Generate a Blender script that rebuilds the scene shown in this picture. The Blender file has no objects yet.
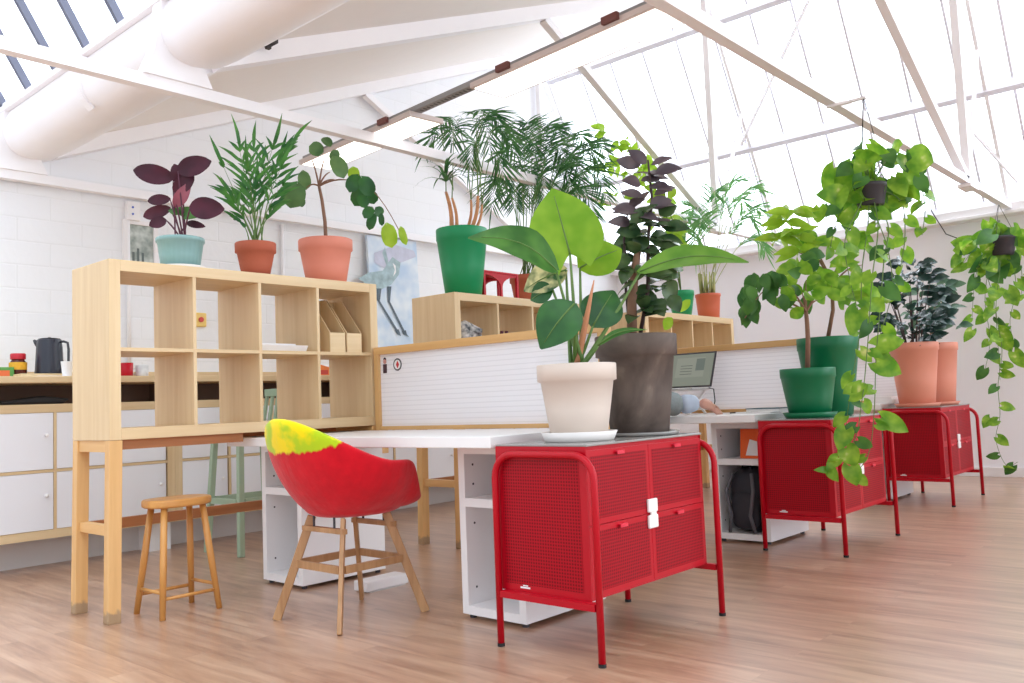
import bpy, math, random
from mathutils import Vector, Matrix
random.seed(7)
D = bpy.data
SC = bpy.context.scene
COL = SC.collection
PI = math.pi
def V(*a): return Vector(a)

# ------------------------------------------------------------------ camera
YAW, PITCH, ROLL, FPX, CAMH = -0.725891, 0.070309, -0.039403, 866.704, 0.8701
def cam_axes():
    cy, sy = math.cos(YAW), math.sin(YAW)
    f0, r0, u0 = V(sy, cy, 0), V(cy, -sy, 0), V(0, 0, 1)
    f = f0*math.cos(PITCH) + u0*math.sin(PITCH)
    u = -f0*math.sin(PITCH) + u0*math.cos(PITCH)
    r = r0*math.cos(ROLL) + u*math.sin(ROLL)
    u2 = -r0*math.sin(ROLL) + u*math.cos(ROLL)
    return r, u2, f
CR, CU, CF = cam_axes()
CO = V(0, 0, CAMH)
def ray(px, py): return CR*((px-512)/FPX) - CU*((py-341.5)/FPX) + CF
def onx(px, py, x): d = ray(px, py); return CO + d*(x/d.x)
def ony(px, py, y): d = ray(px, py); return CO + d*(y/d.y)
def onz(px, py, z): d = ray(px, py); return CO + d*((z-CAMH)/d.z)
class Plane:
    """measuring plane through a real point: turns a measured outline into metres there"""
    def __init__(s, c): s.c = Vector(c); s.dep = (s.c-CO).dot(CF); s.k = s.dep/FPX
    def __call__(s, px, py, off=0.0): return CO + ray(px, py)*(s.dep+off)
cd = D.cameras.new('camera'); cam = D.objects.new('camera', cd); COL.objects.link(cam)
M = Matrix.Identity(4)
for i in range(3):
    M[i][0], M[i][1], M[i][2], M[i][3] = CR[i], CU[i], -CF[i], CO[i]
cam.matrix_world = M
cd.sensor_width = 36; cd.lens = FPX*36/1024; cd.clip_start = .02
SC.camera = cam

# ------------------------------------------------------------------ materials
def lin(c):
    return tuple(((x/255)/12.92 if x/255 <= .04045 else ((x/255+.055)/1.055)**2.4) for x in c[:3]) + (1,)
def base_mat(name):
    m = D.materials.new(name); m.use_nodes = True
    nt = m.node_tree; b = nt.nodes['Principled BSDF']
    return m, nt, b
def nd(nt, t, **kw):
    n = nt.nodes.new(t)
    for k, v in kw.items(): setattr(n, k, v)
    return n
def plain(name, c, rough=.5, metal=0, spec=.5, var=.06, vscale=6, bump=0, bscale=60, coat=0):
    m, nt, b = base_mat(name); c = lin(c)
    b.inputs['Roughness'].default_value = rough; b.inputs['Metallic'].default_value = metal
    b.inputs['Specular IOR Level'].default_value = spec; b.inputs['Coat Weight'].default_value = coat
    tc = nd(nt, 'ShaderNodeTexCoord')
    if var:
        n = nd(nt, 'ShaderNodeTexNoise'); n.inputs['Scale'].default_value = vscale; n.inputs['Detail'].default_value = 4
        nt.links.new(tc.outputs['Object'], n.inputs['Vector'])
        r = nd(nt, 'ShaderNodeMix', data_type='RGBA')
        r.inputs['A'].default_value = tuple(x*(1-var) for x in c[:3])+(1,)
        r.inputs['B'].default_value = tuple(min(1, x*(1+var)) for x in c[:3])+(1,)
        nt.links.new(n.outputs['Fac'], r.inputs['Factor']); nt.links.new(r.outputs['Result'], b.inputs['Base Color'])
    else: b.inputs['Base Color'].default_value = c
    if bump:
        n2 = nd(nt, 'ShaderNodeTexNoise'); n2.inputs['Scale'].default_value = bscale; n2.inputs['Detail'].default_value = 3
        nt.links.new(tc.outputs['Object'], n2.inputs['Vector'])
        bp = nd(nt, 'ShaderNodeBump'); bp.inputs['Strength'].default_value = bump; bp.inputs['Distance'].default_value = .01
        nt.links.new(n2.outputs['Fac'], bp.inputs['Height']); nt.links.new(bp.outputs['Normal'], b.inputs['Normal'])
    return m
def wood(name, c1, c2, axis, rough=.45, scale=1.0):
    """grain stretched along one axis of the object"""
    m, nt, b = base_mat(name); b.inputs['Roughness'].default_value = rough
    tc = nd(nt, 'ShaderNodeTexCoord'); mp = nd(nt, 'ShaderNodeMapping')
    s = [26*scale]*3; s['xyz'.index(axis)] = 1.6*scale; mp.inputs['Scale'].default_value = s
    n = nd(nt, 'ShaderNodeTexNoise'); n.inputs['Scale'].default_value = 1; n.inputs['Detail'].default_value = 5; n.inputs['Distortion'].default_value = .4
    cr = nd(nt, 'ShaderNodeValToRGB'); cr.color_ramp.elements[0].position = .3; cr.color_ramp.elements[1].position = .7
    cr.color_ramp.elements[0].color = lin(c1); cr.color_ramp.elements[1].color = lin(c2)
    L = nt.links.new
    L(tc.outputs['Object'], mp.inputs['Vector']); L(mp.outputs['Vector'], n.inputs['Vector']); L(n.outputs['Fac'], cr.inputs['Fac']); L(cr.outputs['Color'], b.inputs['Base Color'])
    return m
def emit(name, c, s, base=.8):
    m, nt, b = base_mat(name); b.inputs['Base Color'].default_value = (base, base, base, 1)
    if base < .5: b.inputs['Specular IOR Level'].default_value = .1
    b.inputs['Emission Color'].default_value = lin(c); b.inputs['Emission Strength'].default_value = s
    return m
def leafmat(name, c1, c2, trans=.35, rough=.4, scale=9, c3=None):
    """two-tone leaf, lets light through"""
    m, nt, b = base_mat(name); L = nt.links.new
    b.inputs['Roughness'].default_value = rough; b.inputs['Specular IOR Level'].default_value = .4
    tc = nd(nt, 'ShaderNodeTexCoord'); n = nd(nt, 'ShaderNodeTexNoise'); n.inputs['Scale'].default_value = scale; n.inputs['Detail'].default_value = 2
    cr = nd(nt, 'ShaderNodeValToRGB'); e = cr.color_ramp.elements
    e[0].position = .36; e[1].position = .64; e[0].color = lin(c1); e[1].color = lin(c2)
    if c3:
        x = cr.color_ramp.elements.new(.74); x.color = lin(c3)
    L(tc.outputs['Object'], n.inputs['Vector']); L(n.outputs['Fac'], cr.inputs['Fac']); L(cr.outputs['Color'], b.inputs['Base Color'])
    t = nd(nt, 'ShaderNodeBsdfTranslucent'); L(cr.outputs['Color'], t.inputs['Color'])
    mx = nd(nt, 'ShaderNodeMixShader'); mx.inputs[0].default_value = trans
    L(b.outputs[0], mx.inputs[1]); L(t.outputs[0], mx.inputs[2]); L(mx.outputs[0], nt.nodes['Material Output'].inputs['Surface'])
    return m
def perforated(name, c, ax1, ax2, pitch=.0115, rad=.34, dark=.42):
    """painted sheet steel punched with a square grid of holes"""
    m, nt, b = base_mat(name); L = nt.links.new
    b.inputs['Roughness'].default_value = .45; b.inputs['Specular IOR Level'].default_value = .2
    tc = nd(nt, 'ShaderNodeTexCoord'); sp = nd(nt, 'ShaderNodeSeparateXYZ'); L(tc.outputs['Object'], sp.inputs[0])
    sq = []
    for a in (ax1, ax2):
        d = nd(nt, 'ShaderNodeMath', operation='DIVIDE'); L(sp.outputs['XYZ'.index(a)], d.inputs[0]); d.inputs[1].default_value = pitch
        f = nd(nt, 'ShaderNodeMath', operation='FRACT'); L(d.outputs[0], f.inputs[0])
        s = nd(nt, 'ShaderNodeMath', operation='SUBTRACT'); L(f.outputs[0], s.inputs[0]); s.inputs[1].default_value = .5
        p = nd(nt, 'ShaderNodeMath', operation='MULTIPLY'); L(s.outputs[0], p.inputs[0]); L(s.outputs[0], p.inputs[1]); sq.append(p)
    ad = nd(nt, 'ShaderNodeMath', operation='ADD'); L(sq[0].outputs[0], ad.inputs[0]); L(sq[1].outputs[0], ad.inputs[1])
    lt = nd(nt, 'ShaderNodeMath', operation='LESS_THAN'); L(ad.outputs[0], lt.inputs[0]); lt.inputs[1].default_value = rad*rad
    mx = nd(nt, 'ShaderNodeMix', data_type='RGBA'); c = lin(c)
    mx.inputs['A'].default_value = c; mx.inputs['B'].default_value = tuple(x*dark for x in c[:3])+(1,)
    L(lt.outputs[0], mx.inputs['Factor']); L(mx.outputs['Result'], b.inputs['Base Color'])
    return m
def floor_mat():
    m, nt, b = base_mat('laminate_planks'); L = nt.links.new
    tc = nd(nt, 'ShaderNodeTexCoord')
    br = nd(nt, 'ShaderNodeTexBrick'); br.offset = .37; br.offset_frequency = 2
    br.inputs['Scale'].default_value = 1; br.inputs['Brick Width'].default_value = 1.28; br.inputs['Row Height'].default_value = .13
    br.inputs['Mortar Size'].default_value = .0016; br.inputs['Mortar Smooth'].default_value = .5
    br.inputs['Color1'].default_value = (0, 0, 0, 1); br.inputs['Color2'].default_value = (1, 1, 1, 1); br.inputs['Mortar'].default_value = (.35, .35, .35, 1)
    L(tc.outputs['Object'], br.inputs['Vector'])
    # grain: stretched along x, shifted plank by plank
    mp = nd(nt, 'ShaderNodeMapping'); mp.inputs['Scale'].default_value = (1.3, 11, 1)
    ad = nd(nt, 'ShaderNodeVectorMath', operation='MULTIPLY_ADD'); L(br.outputs['Color'], ad.inputs[0]); ad.inputs[1].default_value = (3, 5, 2); L(tc.outputs['Object'], ad.inputs[2])
    L(ad.outputs[0], mp.inputs['Vector'])
    n = nd(nt, 'ShaderNodeTexNoise'); n.inputs['Scale'].default_value = 1.5; n.inputs['Detail'].default_value = 7; n.inputs['Roughness'].default_value = .6; n.inputs['Distortion'].default_value = .5
    L(mp.outputs['Vector'], n.inputs['Vector'])
    cr = nd(nt, 'ShaderNodeValToRGB'); e = cr.color_ramp.elements
    e[0].position = .3; e[0].color = lin((148, 108, 84)); e[1].position = .7; e[1].color = lin((202, 166, 138))
    k = cr.color_ramp.elements.new(.48); k.color = lin((178, 138, 111))
    L(n.outputs['Fac'], cr.inputs['Fac'])
    mx = nd(nt, 'ShaderNodeMix', data_type='RGBA', blend_type='MULTIPLY'); mx.inputs['Factor'].default_value = .8
    cr2 = nd(nt, 'ShaderNodeValToRGB'); cr2.color_ramp.elements[0].color = (.80, .78, .76, 1); cr2.color_ramp.elements[1].color = (1, 1, 1, 1)
    L(br.outputs['Color'], cr2.inputs['Fac']); L(cr.outputs['Color'], mx.inputs['A']); L(cr2.outputs['Color'], mx.inputs['B'])
    L(mx.outputs['Result'], b.inputs['Base Color'])
    b.inputs['Roughness'].default_value = .36; b.inputs['Specular IOR Level'].default_value = .5; b.inputs['Coat Weight'].default_value = .8; b.inputs['Coat Roughness'].default_value = .33
    bp = nd(nt, 'ShaderNodeBump'); bp.inputs['Strength'].default_value = .06; bp.inputs['Distance'].default_value = .004
    L(n.outputs['Fac'], bp.inputs['Height']); L(bp.outputs['Normal'], b.inputs['Normal'])
    return m
def brick_mat():
    m, nt, b = base_mat('white_painted_brick'); L = nt.links.new
    b.inputs['Roughness'].default_value = .6
    tc = nd(nt, 'ShaderNodeTexCoord'); sp = nd(nt, 'ShaderNodeSeparateXYZ'); cb = nd(nt, 'ShaderNodeCombineXYZ')
    L(tc.outputs['Object'], sp.inputs[0]); L(sp.outputs['Y'], cb.inputs['X']); L(sp.outputs['Z'], cb.inputs['Y'])
    br = nd(nt, 'ShaderNodeTexBrick'); br.inputs['Scale'].default_value = 1; br.inputs['Brick Width'].default_value = .42; br.inputs['Row Height'].default_value = .16
    br.inputs['Mortar Size'].default_value = .008; br.inputs['Mortar Smooth'].default_value = .9
    br.inputs['Color1'].default_value = lin((238, 238, 240)); br.inputs['Color2'].default_value = lin((236, 236, 239)); br.inputs['Mortar'].default_value = lin((234, 234, 236))
    L(cb.outputs[0], br.inputs['Vector'])
    L(br.outputs['Color'], b.inputs['Base Color'])
    n = nd(nt, 'ShaderNodeTexNoise'); n.inputs['Scale'].default_value = 14; n.inputs['Detail'].default_value = 5; L(tc.outputs['Object'], n.inputs['Vector'])
    mt = nd(nt, 'ShaderNodeMath', operation='MULTIPLY_ADD'); L(br.outputs['Fac'], mt.inputs[0]); mt.inputs[1].default_value = -.9; L(n.outputs['Fac'], mt.inputs[2])
    bp = nd(nt, 'ShaderNodeBump'); bp.inputs['Strength'].default_value = .22; bp.inputs['Distance'].default_value = .01
    L(mt.outputs[0], bp.inputs['Height']); L(bp.outputs['Normal'], b.inputs['Normal'])
    return m
def ribbed(name, c, pitch):
    """multiwall sheet with horizontal ribs"""
    m, nt, b = base_mat(name); L = nt.links.new
    tc = nd(nt, 'ShaderNodeTexCoord'); sp = nd(nt, 'ShaderNodeSeparateXYZ'); L(tc.outputs['Object'], sp.inputs[0])
    d = nd(nt, 'ShaderNodeMath', operation='DIVIDE'); L(sp.outputs['Z'], d.inputs[0]); d.inputs[1].default_value = pitch
    f = nd(nt, 'ShaderNodeMath', operation='FRACT'); L(d.outputs[0], f.inputs[0])
    lt = nd(nt, 'ShaderNodeMath', operation='LESS_THAN'); L(f.outputs[0], lt.inputs[0]); lt.inputs[1].default_value = .22
    mx = nd(nt, 'ShaderNodeMix', data_type='RGBA'); c = lin(c)
    mx.inputs['A'].default_value = c; mx.inputs['B'].default_value = tuple(x*.9 for x in c[:3])+(1,)
    L(lt.outputs[0], mx.inputs['Factor']); L(mx.outputs['Result'], b.inputs['Base Color']); b.inputs['Roughness'].default_value = .35
    t = nd(nt, 'ShaderNodeBsdfTranslucent'); L(mx.outputs['Result'], t.inputs['Color'])
    ms = nd(nt, 'ShaderNodeMixShader'); ms.inputs[0].default_value = .5
    L(b.outputs[0], ms.inputs[1]); L(t.outputs[0], ms.inputs[2]); L(ms.outputs[0], nt.nodes['Material Output'].inputs['Surface'])
    return m
def glass_mat(name, tint=(1, 1, 1, 1), gloss=.06):
    m, nt, b = base_mat(name); L = nt.links.new
    t = nd(nt, 'ShaderNodeBsdfTransparent'); t.inputs['Color'].default_value = tint
    g = nd(nt, 'ShaderNodeBsdfGlossy'); g.inputs['Roughness'].default_value = .05
    ms = nd(nt, 'ShaderNodeMixShader'); ms.inputs[0].default_value = gloss
    L(t.outputs[0], ms.inputs[1]); L(g.outputs[0], ms.inputs[2]); L(ms.outputs[0], nt.nodes['Material Output'].inputs['Surface'])
    return m
def felt_mat(name, main, patch, patch2):
    """felted wool: main colour, a differently coloured crown with a ragged edge"""
    m, nt, b = base_mat(name); L = nt.links.new
    b.inputs['Roughness'].default_value = .95; b.inputs['Specular IOR Level'].default_value = .15
    b.inputs['Sheen Weight'].default_value = .25
    tc = nd(nt, 'ShaderNodeTexCoord'); sp = nd(nt, 'ShaderNodeSeparateXYZ'); L(tc.outputs['Object'], sp.inputs[0])
    mp = nd(nt, 'ShaderNodeMapping'); mp.inputs['Scale'].default_value = (26, 26, 7); L(tc.outputs['Object'], mp.inputs['Vector'])
    n = nd(nt, 'ShaderNodeTexNoise'); n.inputs['Scale'].default_value = 1; n.inputs['Detail'].default_value = 5; L(mp.outputs['Vector'], n.inputs['Vector'])
    a = nd(nt, 'ShaderNodeMath', operation='MULTIPLY_ADD'); L(n.outputs['Fac'], a.inputs[0]); a.inputs[1].default_value = .07; L(sp.outputs['Z'], a.inputs[2])
    # crown only on the back half of the shell: subtract y
    y = nd(nt, 'ShaderNodeMath', operation='MULTIPLY_ADD'); L(sp.outputs['Y'], y.inputs[0]); y.inputs[1].default_value = -.25; L(a.outputs[0], y.inputs[2])
    g = nd(nt, 'ShaderNodeMapRange'); L(y.outputs[0], g.inputs['Value']); g.inputs['From Min'].default_value = .815; g.inputs['From Max'].default_value = .825
    n2 = nd(nt, 'ShaderNodeTexNoise'); n2.inputs['Scale'].default_value = 9; n2.inputs['Detail'].default_value = 3; L(tc.outputs['Object'], n2.inputs['Vector'])
    cr = nd(nt, 'ShaderNodeValToRGB'); e = cr.color_ramp.elements; e[0].position = .47; e[0].color = lin(patch); e[1].position = .58; e[1].color = lin(patch2)
    L(n2.outputs['Fac'], cr.inputs['Fac'])
    n3 = nd(nt, 'ShaderNodeTexNoise'); n3.inputs['Scale'].default_value = 20; n3.inputs['Detail'].default_value = 6; L(tc.outputs['Object'], n3.inputs['Vector'])
    cm = nd(nt, 'ShaderNodeMix', data_type='RGBA'); c = lin(main); cm.inputs['A'].default_value = tuple(x*.75 for x in c[:3])+(1,); cm.inputs['B'].default_value = tuple(min(1, x*1.2+.004) for x in c[:3])+(1,)
    L(n3.outputs['Fac'], cm.inputs['Factor'])
    mx = nd(nt, 'ShaderNodeMix', data_type='RGBA'); L(g.outputs[0], mx.inputs['Factor']); L(cm.outputs['Result'], mx.inputs['A']); L(cr.outputs['Color'], mx.inputs['B'])
    L(mx.outputs['Result'], b.inputs['Base Color'])
    bp = nd(nt, 'ShaderNodeBump'); bp.inputs['Strength'].default_value = .4; bp.inputs['Distance'].default_value = .01
    L(n.outputs['Fac'], bp.inputs['Height']); L(bp.outputs['Normal'], b.inputs['Normal'])
    return m
BC = ((212, 182, 138), (224, 198, 156))
PC = ((212, 164, 104), (228, 184, 124))
OC = ((190, 128, 62), (214, 158, 88))
m_birch = {a: wood('birch_grain_'+a, BC[0], BC[1], a) for a in 'xyz'}
m_pine = {a: wood('pine_grain_'+a, PC[0], PC[1], a) for a in 'xyz'}
m_stool = {a: wood('honey_pine_'+a, OC[0], OC[1], a, .35) for a in 'xyz'}
def stained_leg():
    m = m_pine['z'].copy(); m.name = 'pine_leg_stained_foot'; nt = m.node_tree; L = nt.links.new
    b = nt.nodes['Principled BSDF']; src = b.inputs['Base Color'].links[0].from_socket
    tc = nd(nt, 'ShaderNodeTexCoord'); sp = nd(nt, 'ShaderNodeSeparateXYZ'); L(tc.outputs['Object'], sp.inputs[0])
    n = nd(nt, 'ShaderNodeTexNoise'); n.inputs['Scale'].default_value = 40; L(tc.outputs['Object'], n.inputs['Vector'])
    a = nd(nt, 'ShaderNodeMath', operation='MULTIPLY_ADD'); L(n.outputs['Fac'], a.inputs[0]); a.inputs[1].default_value = -.05; L(sp.outputs['Z'], a.inputs[2])
    g = nd(nt, 'ShaderNodeMapRange'); L(a.outputs[0], g.inputs['Value']); g.inputs['From Min'].default_value = .012; g.inputs['From Max'].default_value = .03; g.inputs['To Min'].default_value = .6; g.inputs['To Max'].default_value = 0
    mx = nd(nt, 'ShaderNodeMix', data_type='RGBA'); L(g.outputs[0], mx.inputs['Factor']); L(src, mx.inputs['A']); mx.inputs['B'].default_value = lin((112, 104, 98)); L(mx.outputs['Result'], b.inputs['Base Color'])
    return m
m_leg = stained_leg()
m_ash = wood('ash_leg', (160, 116, 76), (192, 148, 104), 'z')
m_board = wood('brown_board', (150, 92, 50), (180, 116, 68), 'y')
m_brown = plain('dark_brown_board', (104, 76, 60), .6)
m_white = plain('white_laminate', (240, 238, 238), .35, var=.01)
m_door = plain('white_door', (236, 236, 240), .35, var=.01)
m_plinth = plain('pale_grey_plinth', (214, 210, 208), .5, var=.02)
m_paint = plain('white_paint', (238, 234, 234), .55, var=.015)
m_steel = plain('white_painted_steel', (243, 240, 242), .5, var=.02)
m_ceil = plain('cream_ceiling_paint', (240, 234, 230), .7, var=.02)
m_wall = plain('white_plaster', (244, 242, 246), .7, var=.015, vscale=2)
m_brick = brick_mat()
m_floor = floor_mat()
m_red = plain('red_powder_coat', (182, 4, 28), .35, spec=.3, var=.03)
m_red_front = perforated('red_perforated_front', (166, 4, 26), 'Y', 'Z')
m_red_end = perforated('red_perforated_end', (170, 4, 26), 'X', 'Z')
m_black = plain('black_rubber', (24, 22, 24), .6)
m_dark = plain('dark_grey_plastic', (58, 56, 62), .5)
m_topglass = plain('grey_glass_top', (150, 146, 142), .12, var=.03)
m_chrome = plain('bright_metal', (190, 190, 192), .25, metal=1, var=0)
m_grey = plain('grey_metal', (150, 148, 148), .5, metal=.2, var=.05)
m_lockm = plain('white_plastic', (242, 238, 236), .4, var=.01)
m_sheet = ribbed('ribbed_polycarbonate', (252, 250, 252), .025)
m_glass = glass_mat('window_glass')
m_led = emit('led_diffuser', (255, 252, 246), 1.6)
m_terra = plain('terracotta', (178, 92, 66), .75, var=.1, bump=.1)
m_pink = plain('pink_terracotta', (224, 138, 116), .6, var=.06)
m_pink2 = plain('salmon_plastic', (226, 150, 126), .5, var=.03)
m_orange = plain('orange_plastic', (206, 104, 72), .5, var=.03)
m_green = plain('green_plastic', (0, 140, 84), .4, var=.03)
m_dgreen = plain('dark_green_plastic', (4, 112, 70), .4, var=.03)
m_teal = plain('teal_ceramic', (128, 164, 162), .4, var=.05)
m_cream = plain('cream_clay', (222, 208, 196), .6, var=.03)
m_cwhite = plain('white_saucer', (238, 232, 228), .5, var=.02)
def aged_mat():
    m, nt, b = base_mat('weathered_clay'); L = nt.links.new; b.inputs['Roughness'].default_value = .7
    tc = nd(nt, 'ShaderNodeTexCoord'); n = nd(nt, 'ShaderNodeTexNoise'); n.inputs['Scale'].default_value = 5; n.inputs['Detail'].default_value = 6; n.inputs['Distortion'].default_value = 1.2
    cr = nd(nt, 'ShaderNodeValToRGB'); e = cr.color_ramp.elements; e[0].position = .35; e[0].color = lin((84, 72, 66)); e[1].position = .78; e[1].color = lin((158, 142, 128))
    k = cr.color_ramp.elements.new(.56); k.color = lin((108, 94, 86))
    L(tc.outputs['Object'], n.inputs['Vector']); L(n.outputs['Fac'], cr.inputs['Fac']); L(cr.outputs['Color'], b.inputs['Base Color']); return m
m_aged = aged_mat()
m_frame = plain('taupe_frame', (206, 192, 186), .5, var=.02)
m_clip = plain('dark_brown_clip', (112, 66, 60), .6)
m_soil = plain('potting_soil', (62, 44, 34), .95, var=.3, vscale=60, bump=.6)
m_bark = plain('bark', (140, 104, 84), .8, var=.25, vscale=30)
m_bark2 = plain('orange_bark', (196, 140, 96), .8, var=.25, vscale=30)
m_dbark = plain('dark_stem', (70, 52, 50), .7, var=.2, vscale=30)
m_stem = plain('green_stem', (96, 128, 62), .5, var=.15, vscale=20)
m_pstem = plain('purple_stem', (84, 30, 52), .5, var=.15)
m_rstem = plain('reddish_sheath', (198, 134, 96), .5, var=.15, vscale=12)
lf_purple = leafmat('leaf_purple', (56, 12, 32), (78, 22, 44), .12, .45)
lf_pinkp = leafmat('leaf_rose', (140, 70, 88), (170, 96, 108), .3)
lf_mid = leafmat('leaf_mid_green', (54, 104, 44), (86, 138, 60), .3)
lf_palm = leafmat('leaf_palm', (44, 100, 52), (86, 146, 62), .3)
lf_dpalm = leafmat('leaf_dark_palm', (54, 106, 62), (94, 142, 82), .4)
lf_lime = leafmat('leaf_lime', (146, 190, 44), (176, 210, 70), .5)
lf_big = leafmat('leaf_bright', (118, 170, 36), (150, 194, 56), .5, .35)
lf_bigm = leafmat('leaf_fresh_green', (92, 148, 50), (124, 174, 66), .4, .35)
lf_dark = leafmat('leaf_dark_green', (36, 84, 42), (58, 112, 52), .22, .3)
lf_ficus = leafmat('leaf_ficus', (48, 76, 46), (92, 116, 72), .2, .25)
lf_ficusp = leafmat('leaf_ficus_purple', (78, 66, 74), (112, 98, 102), .2, .3)
lf_blue = leafmat('leaf_blue_green', (28, 52, 46), (54, 82, 72), .15, .25)
lf_pothos = leafmat('leaf_pothos', (96, 154, 40), (154, 196, 62), .45, .35, 14, (222, 224, 140))
lf_round = leafmat('leaf_round', (76, 112, 66), (106, 140, 84), .3)
lf_cream = leafmat('leaf_cream_striped', (52, 96, 46), (222, 214, 156), .3, .4, 22)

# ------------------------------------------------------------------ mesh building
class MB:
    def __init__(s): s.v = []; s.f = []
    def add(s, vs, fs):
        o = len(s.v); s.v += [Vector(p) for p in vs]; s.f += [tuple(i+o for i in f) for f in fs]; return s
    def box(s, x0, x1, y0, y1, z0, z1):
        vs = [(x, y, z) for z in (z0, z1) for y in (y0, y1) for x in (x0, x1)]
        return s.add(vs, [(0, 2, 3, 1), (4, 5, 7, 6), (0, 1, 5, 4), (2, 6, 7, 3), (0, 4, 6, 2), (1, 3, 7, 5)])
    def bar(s, a, b, w, h=None, up=(0, 0, 1)):
        """rectangular bar from a to b, w across, h along 'up'"""
        h = h or w; a = Vector(a); b = Vector(b); d = (b-a).normalized(); u = Vector(up)
        if abs(d.dot(u)) > .98: u = V(1, 0, 0)
        sd = d.cross(u).normalized(); u = sd.cross(d)
        vs = [p + sd*(sx*w/2) + u*(sz*h/2) for p in (a, b) for sz in (-1, 1) for sx in (-1, 1)]
        return s.add(vs, [(0, 1, 3, 2), (4, 6, 7, 5), (0, 4, 5, 1), (2, 3, 7, 6), (0, 2, 6, 4), (1, 5, 7, 3)])
    def tube(s, pts, r, n=8, cap=True):
        pts = [Vector(p) for p in pts]; k = len(pts)
        rs = r if isinstance(r, (list, tuple)) else [r]*k
        t0 = (pts[1]-pts[0]).normalized(); a = t0.orthogonal().normalized(); vs = []; prev = t0
        for i, p in enumerate(pts):
            t = (pts[min(i+1, k-1)]-pts[max(i-1, 0)]).normalized()
            q = prev.rotation_difference(t); a = (q @ a); a = (a - t*a.dot(t)).normalized(); b = t.cross(a); prev = t
            vs += [p + (a*math.cos(2*PI*j/n) + b*math.sin(2*PI*j/n))*rs[i] for j in range(n)]
        fs = [(i*n+j, i*n+(j+1) % n, (i+1)*n+(j+1) % n, (i+1)*n+j) for i in range(k-1) for j in range(n)]
        if cap: fs += [tuple(range(n-1, -1, -1)), tuple((k-1)*n+j for j in range(n))]
        return s.add(vs, fs)
    def lathe(s, prof, c=(0, 0, 0), n=32, sx=1, sy=1, wave=None):
        c = Vector(c); vs = []
        for i, (r, z) in enumerate(prof):
            for j in range(n):
                a = 2*PI*j/n; rr = r*(1 + (wave[1]*math.cos(wave[0]*a) if wave else 0))
                vs.append(c + V(math.cos(a)*rr*sx, math.sin(a)*rr*sy, z))
        k = len(prof)
        fs = [(i*n+j, i*n+(j+1) % n, (i+1)*n+(j+1) % n, (i+1)*n+j) for i in range(k-1) for j in range(n)]
        fs += [tuple(range(n-1, -1, -1)), tuple((k-1)*n+j for j in range(n))]
        return s.add(vs, fs)
    def prism(s, poly, ax, a0, a1):
        """extrude a polygon of 2-D points along axis ax"""
        def mk(p, q): 
            l = [p[0], p[1]]; l.insert(ax, q); return l
        n = len(poly); vs = [mk(p, a0) for p in poly]+[mk(p, a1) for p in poly]
        return s.add(vs, [tuple(range(n-1, -1, -1)), tuple(range(n, 2*n))]+[(i, (i+1) % n, n+(i+1) % n, n+i) for i in range(n)])
    def leaf(s, base, tip, width, nrm, bend=.15, fold=.15, kind='ovate', rows=7, cols=5, wavy=0.0):
        base = Vector(base); tip = Vector(tip); a = tip-base; L = a.length; ax = a.normalized()
        nrm = Vector(nrm); sd = ax.cross(nrm)
        if sd.length < 1e-4: sd = ax.orthogonal()
        sd.normalize(); n = sd.cross(ax)
        lobe = {'heart': .26, 'ovate': .04, 'oval': .04, 'round': .12, 'lance': 0, 'blade': 0}[kind]
        vs = []
        for i in range(rows):
            t = i/(rows-1)
            if kind == 'heart': w = (.42+.58*min(1, t/.28))*math.cos(PI/2*max(0, (t-.2)/.8)**1.35) if t > .2 else .42+.58*math.sin(PI/2*t/.28 if t < .28 else PI/2)
            elif kind == 'round': w = math.sqrt(max(0, 1-(2*t-1)**2))*.97+.03
            elif kind == 'oval': w = math.sin(PI*t**.9)**.6 if 0 < t < 1 else .06
            elif kind == 'ovate': w = math.sin(PI*t**.78)**.82 if 0 < t < 1 else .05
            elif kind == 'lance': w = math.sin(PI*t**.72) if 0 < t < 1 else .04
            else: w = min(1, t/.2+.15)*(1-t)**.5
            w = max(w, .02)*width/2
            for j in range(cols):
                q = 2*j/(cols-1)-1
                p = base + ax*(L*(t - lobe*abs(q)**1.3*(1-t)**2)) + sd*(q*w)
                p += n*(L*bend*math.sin(PI*t) - L*bend*.5*t + fold*w*(abs(q)**1.5) + wavy*w*math.sin(t*14+q*3)*abs(q))
                vs.append(p)
        fs = [(i*cols+j, i*cols+j+1, (i+1)*cols+j+1, (i+1)*cols+j) for i in range(rows-1) for j in range(cols-1)]
        return s.add(vs, fs)
    def build(s, name, mat, parent=None, smooth=False, bevel=0, solid=0):
        me = D.meshes.new(name); org = s.org if hasattr(s, 'org') else (ORG.get(parent.name, V(0, 0, 0)) if parent else V(0, 0, 0))
        me.from_pydata([tuple(p-org) for p in s.v], [], s.f); me.validate(); me.update()
        o = D.objects.new(name, me); COL.objects.link(o); me.materials.append(mat)
        if smooth:
            for p in me.polygons: p.use_smooth = True
        if smooth == 'split':
            b = o.modifiers.new('edges', 'EDGE_SPLIT'); b.split_angle = .7
        if bevel:
            b = o.modifiers.new('bevel', 'BEVEL'); b.width = bevel; b.segments = 2; b.limit_method = 'ANGLE'
        if solid:
            b = o.modifiers.new('solidify', 'SOLIDIFY'); b.thickness = solid; b.offset = 0
        if parent: o.parent = parent
        else: o.location = org
        ORG[o.name] = Vector(org); return o
ORG = {}
def thing(name, label, cat, loc=(0, 0, 0), group=None):
    o = D.objects.new(name, None); COL.objects.link(o); o.location = loc; o.empty_display_size = .05
    o['label'] = label; o['category'] = cat
    if group: o['group'] = group
    ORG[o.name] = Vector(loc); return o
def tag(o, label, cat, group=None):
    o['label'] = label; o['category'] = cat
    if group: o['group'] = group
    return o
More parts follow.
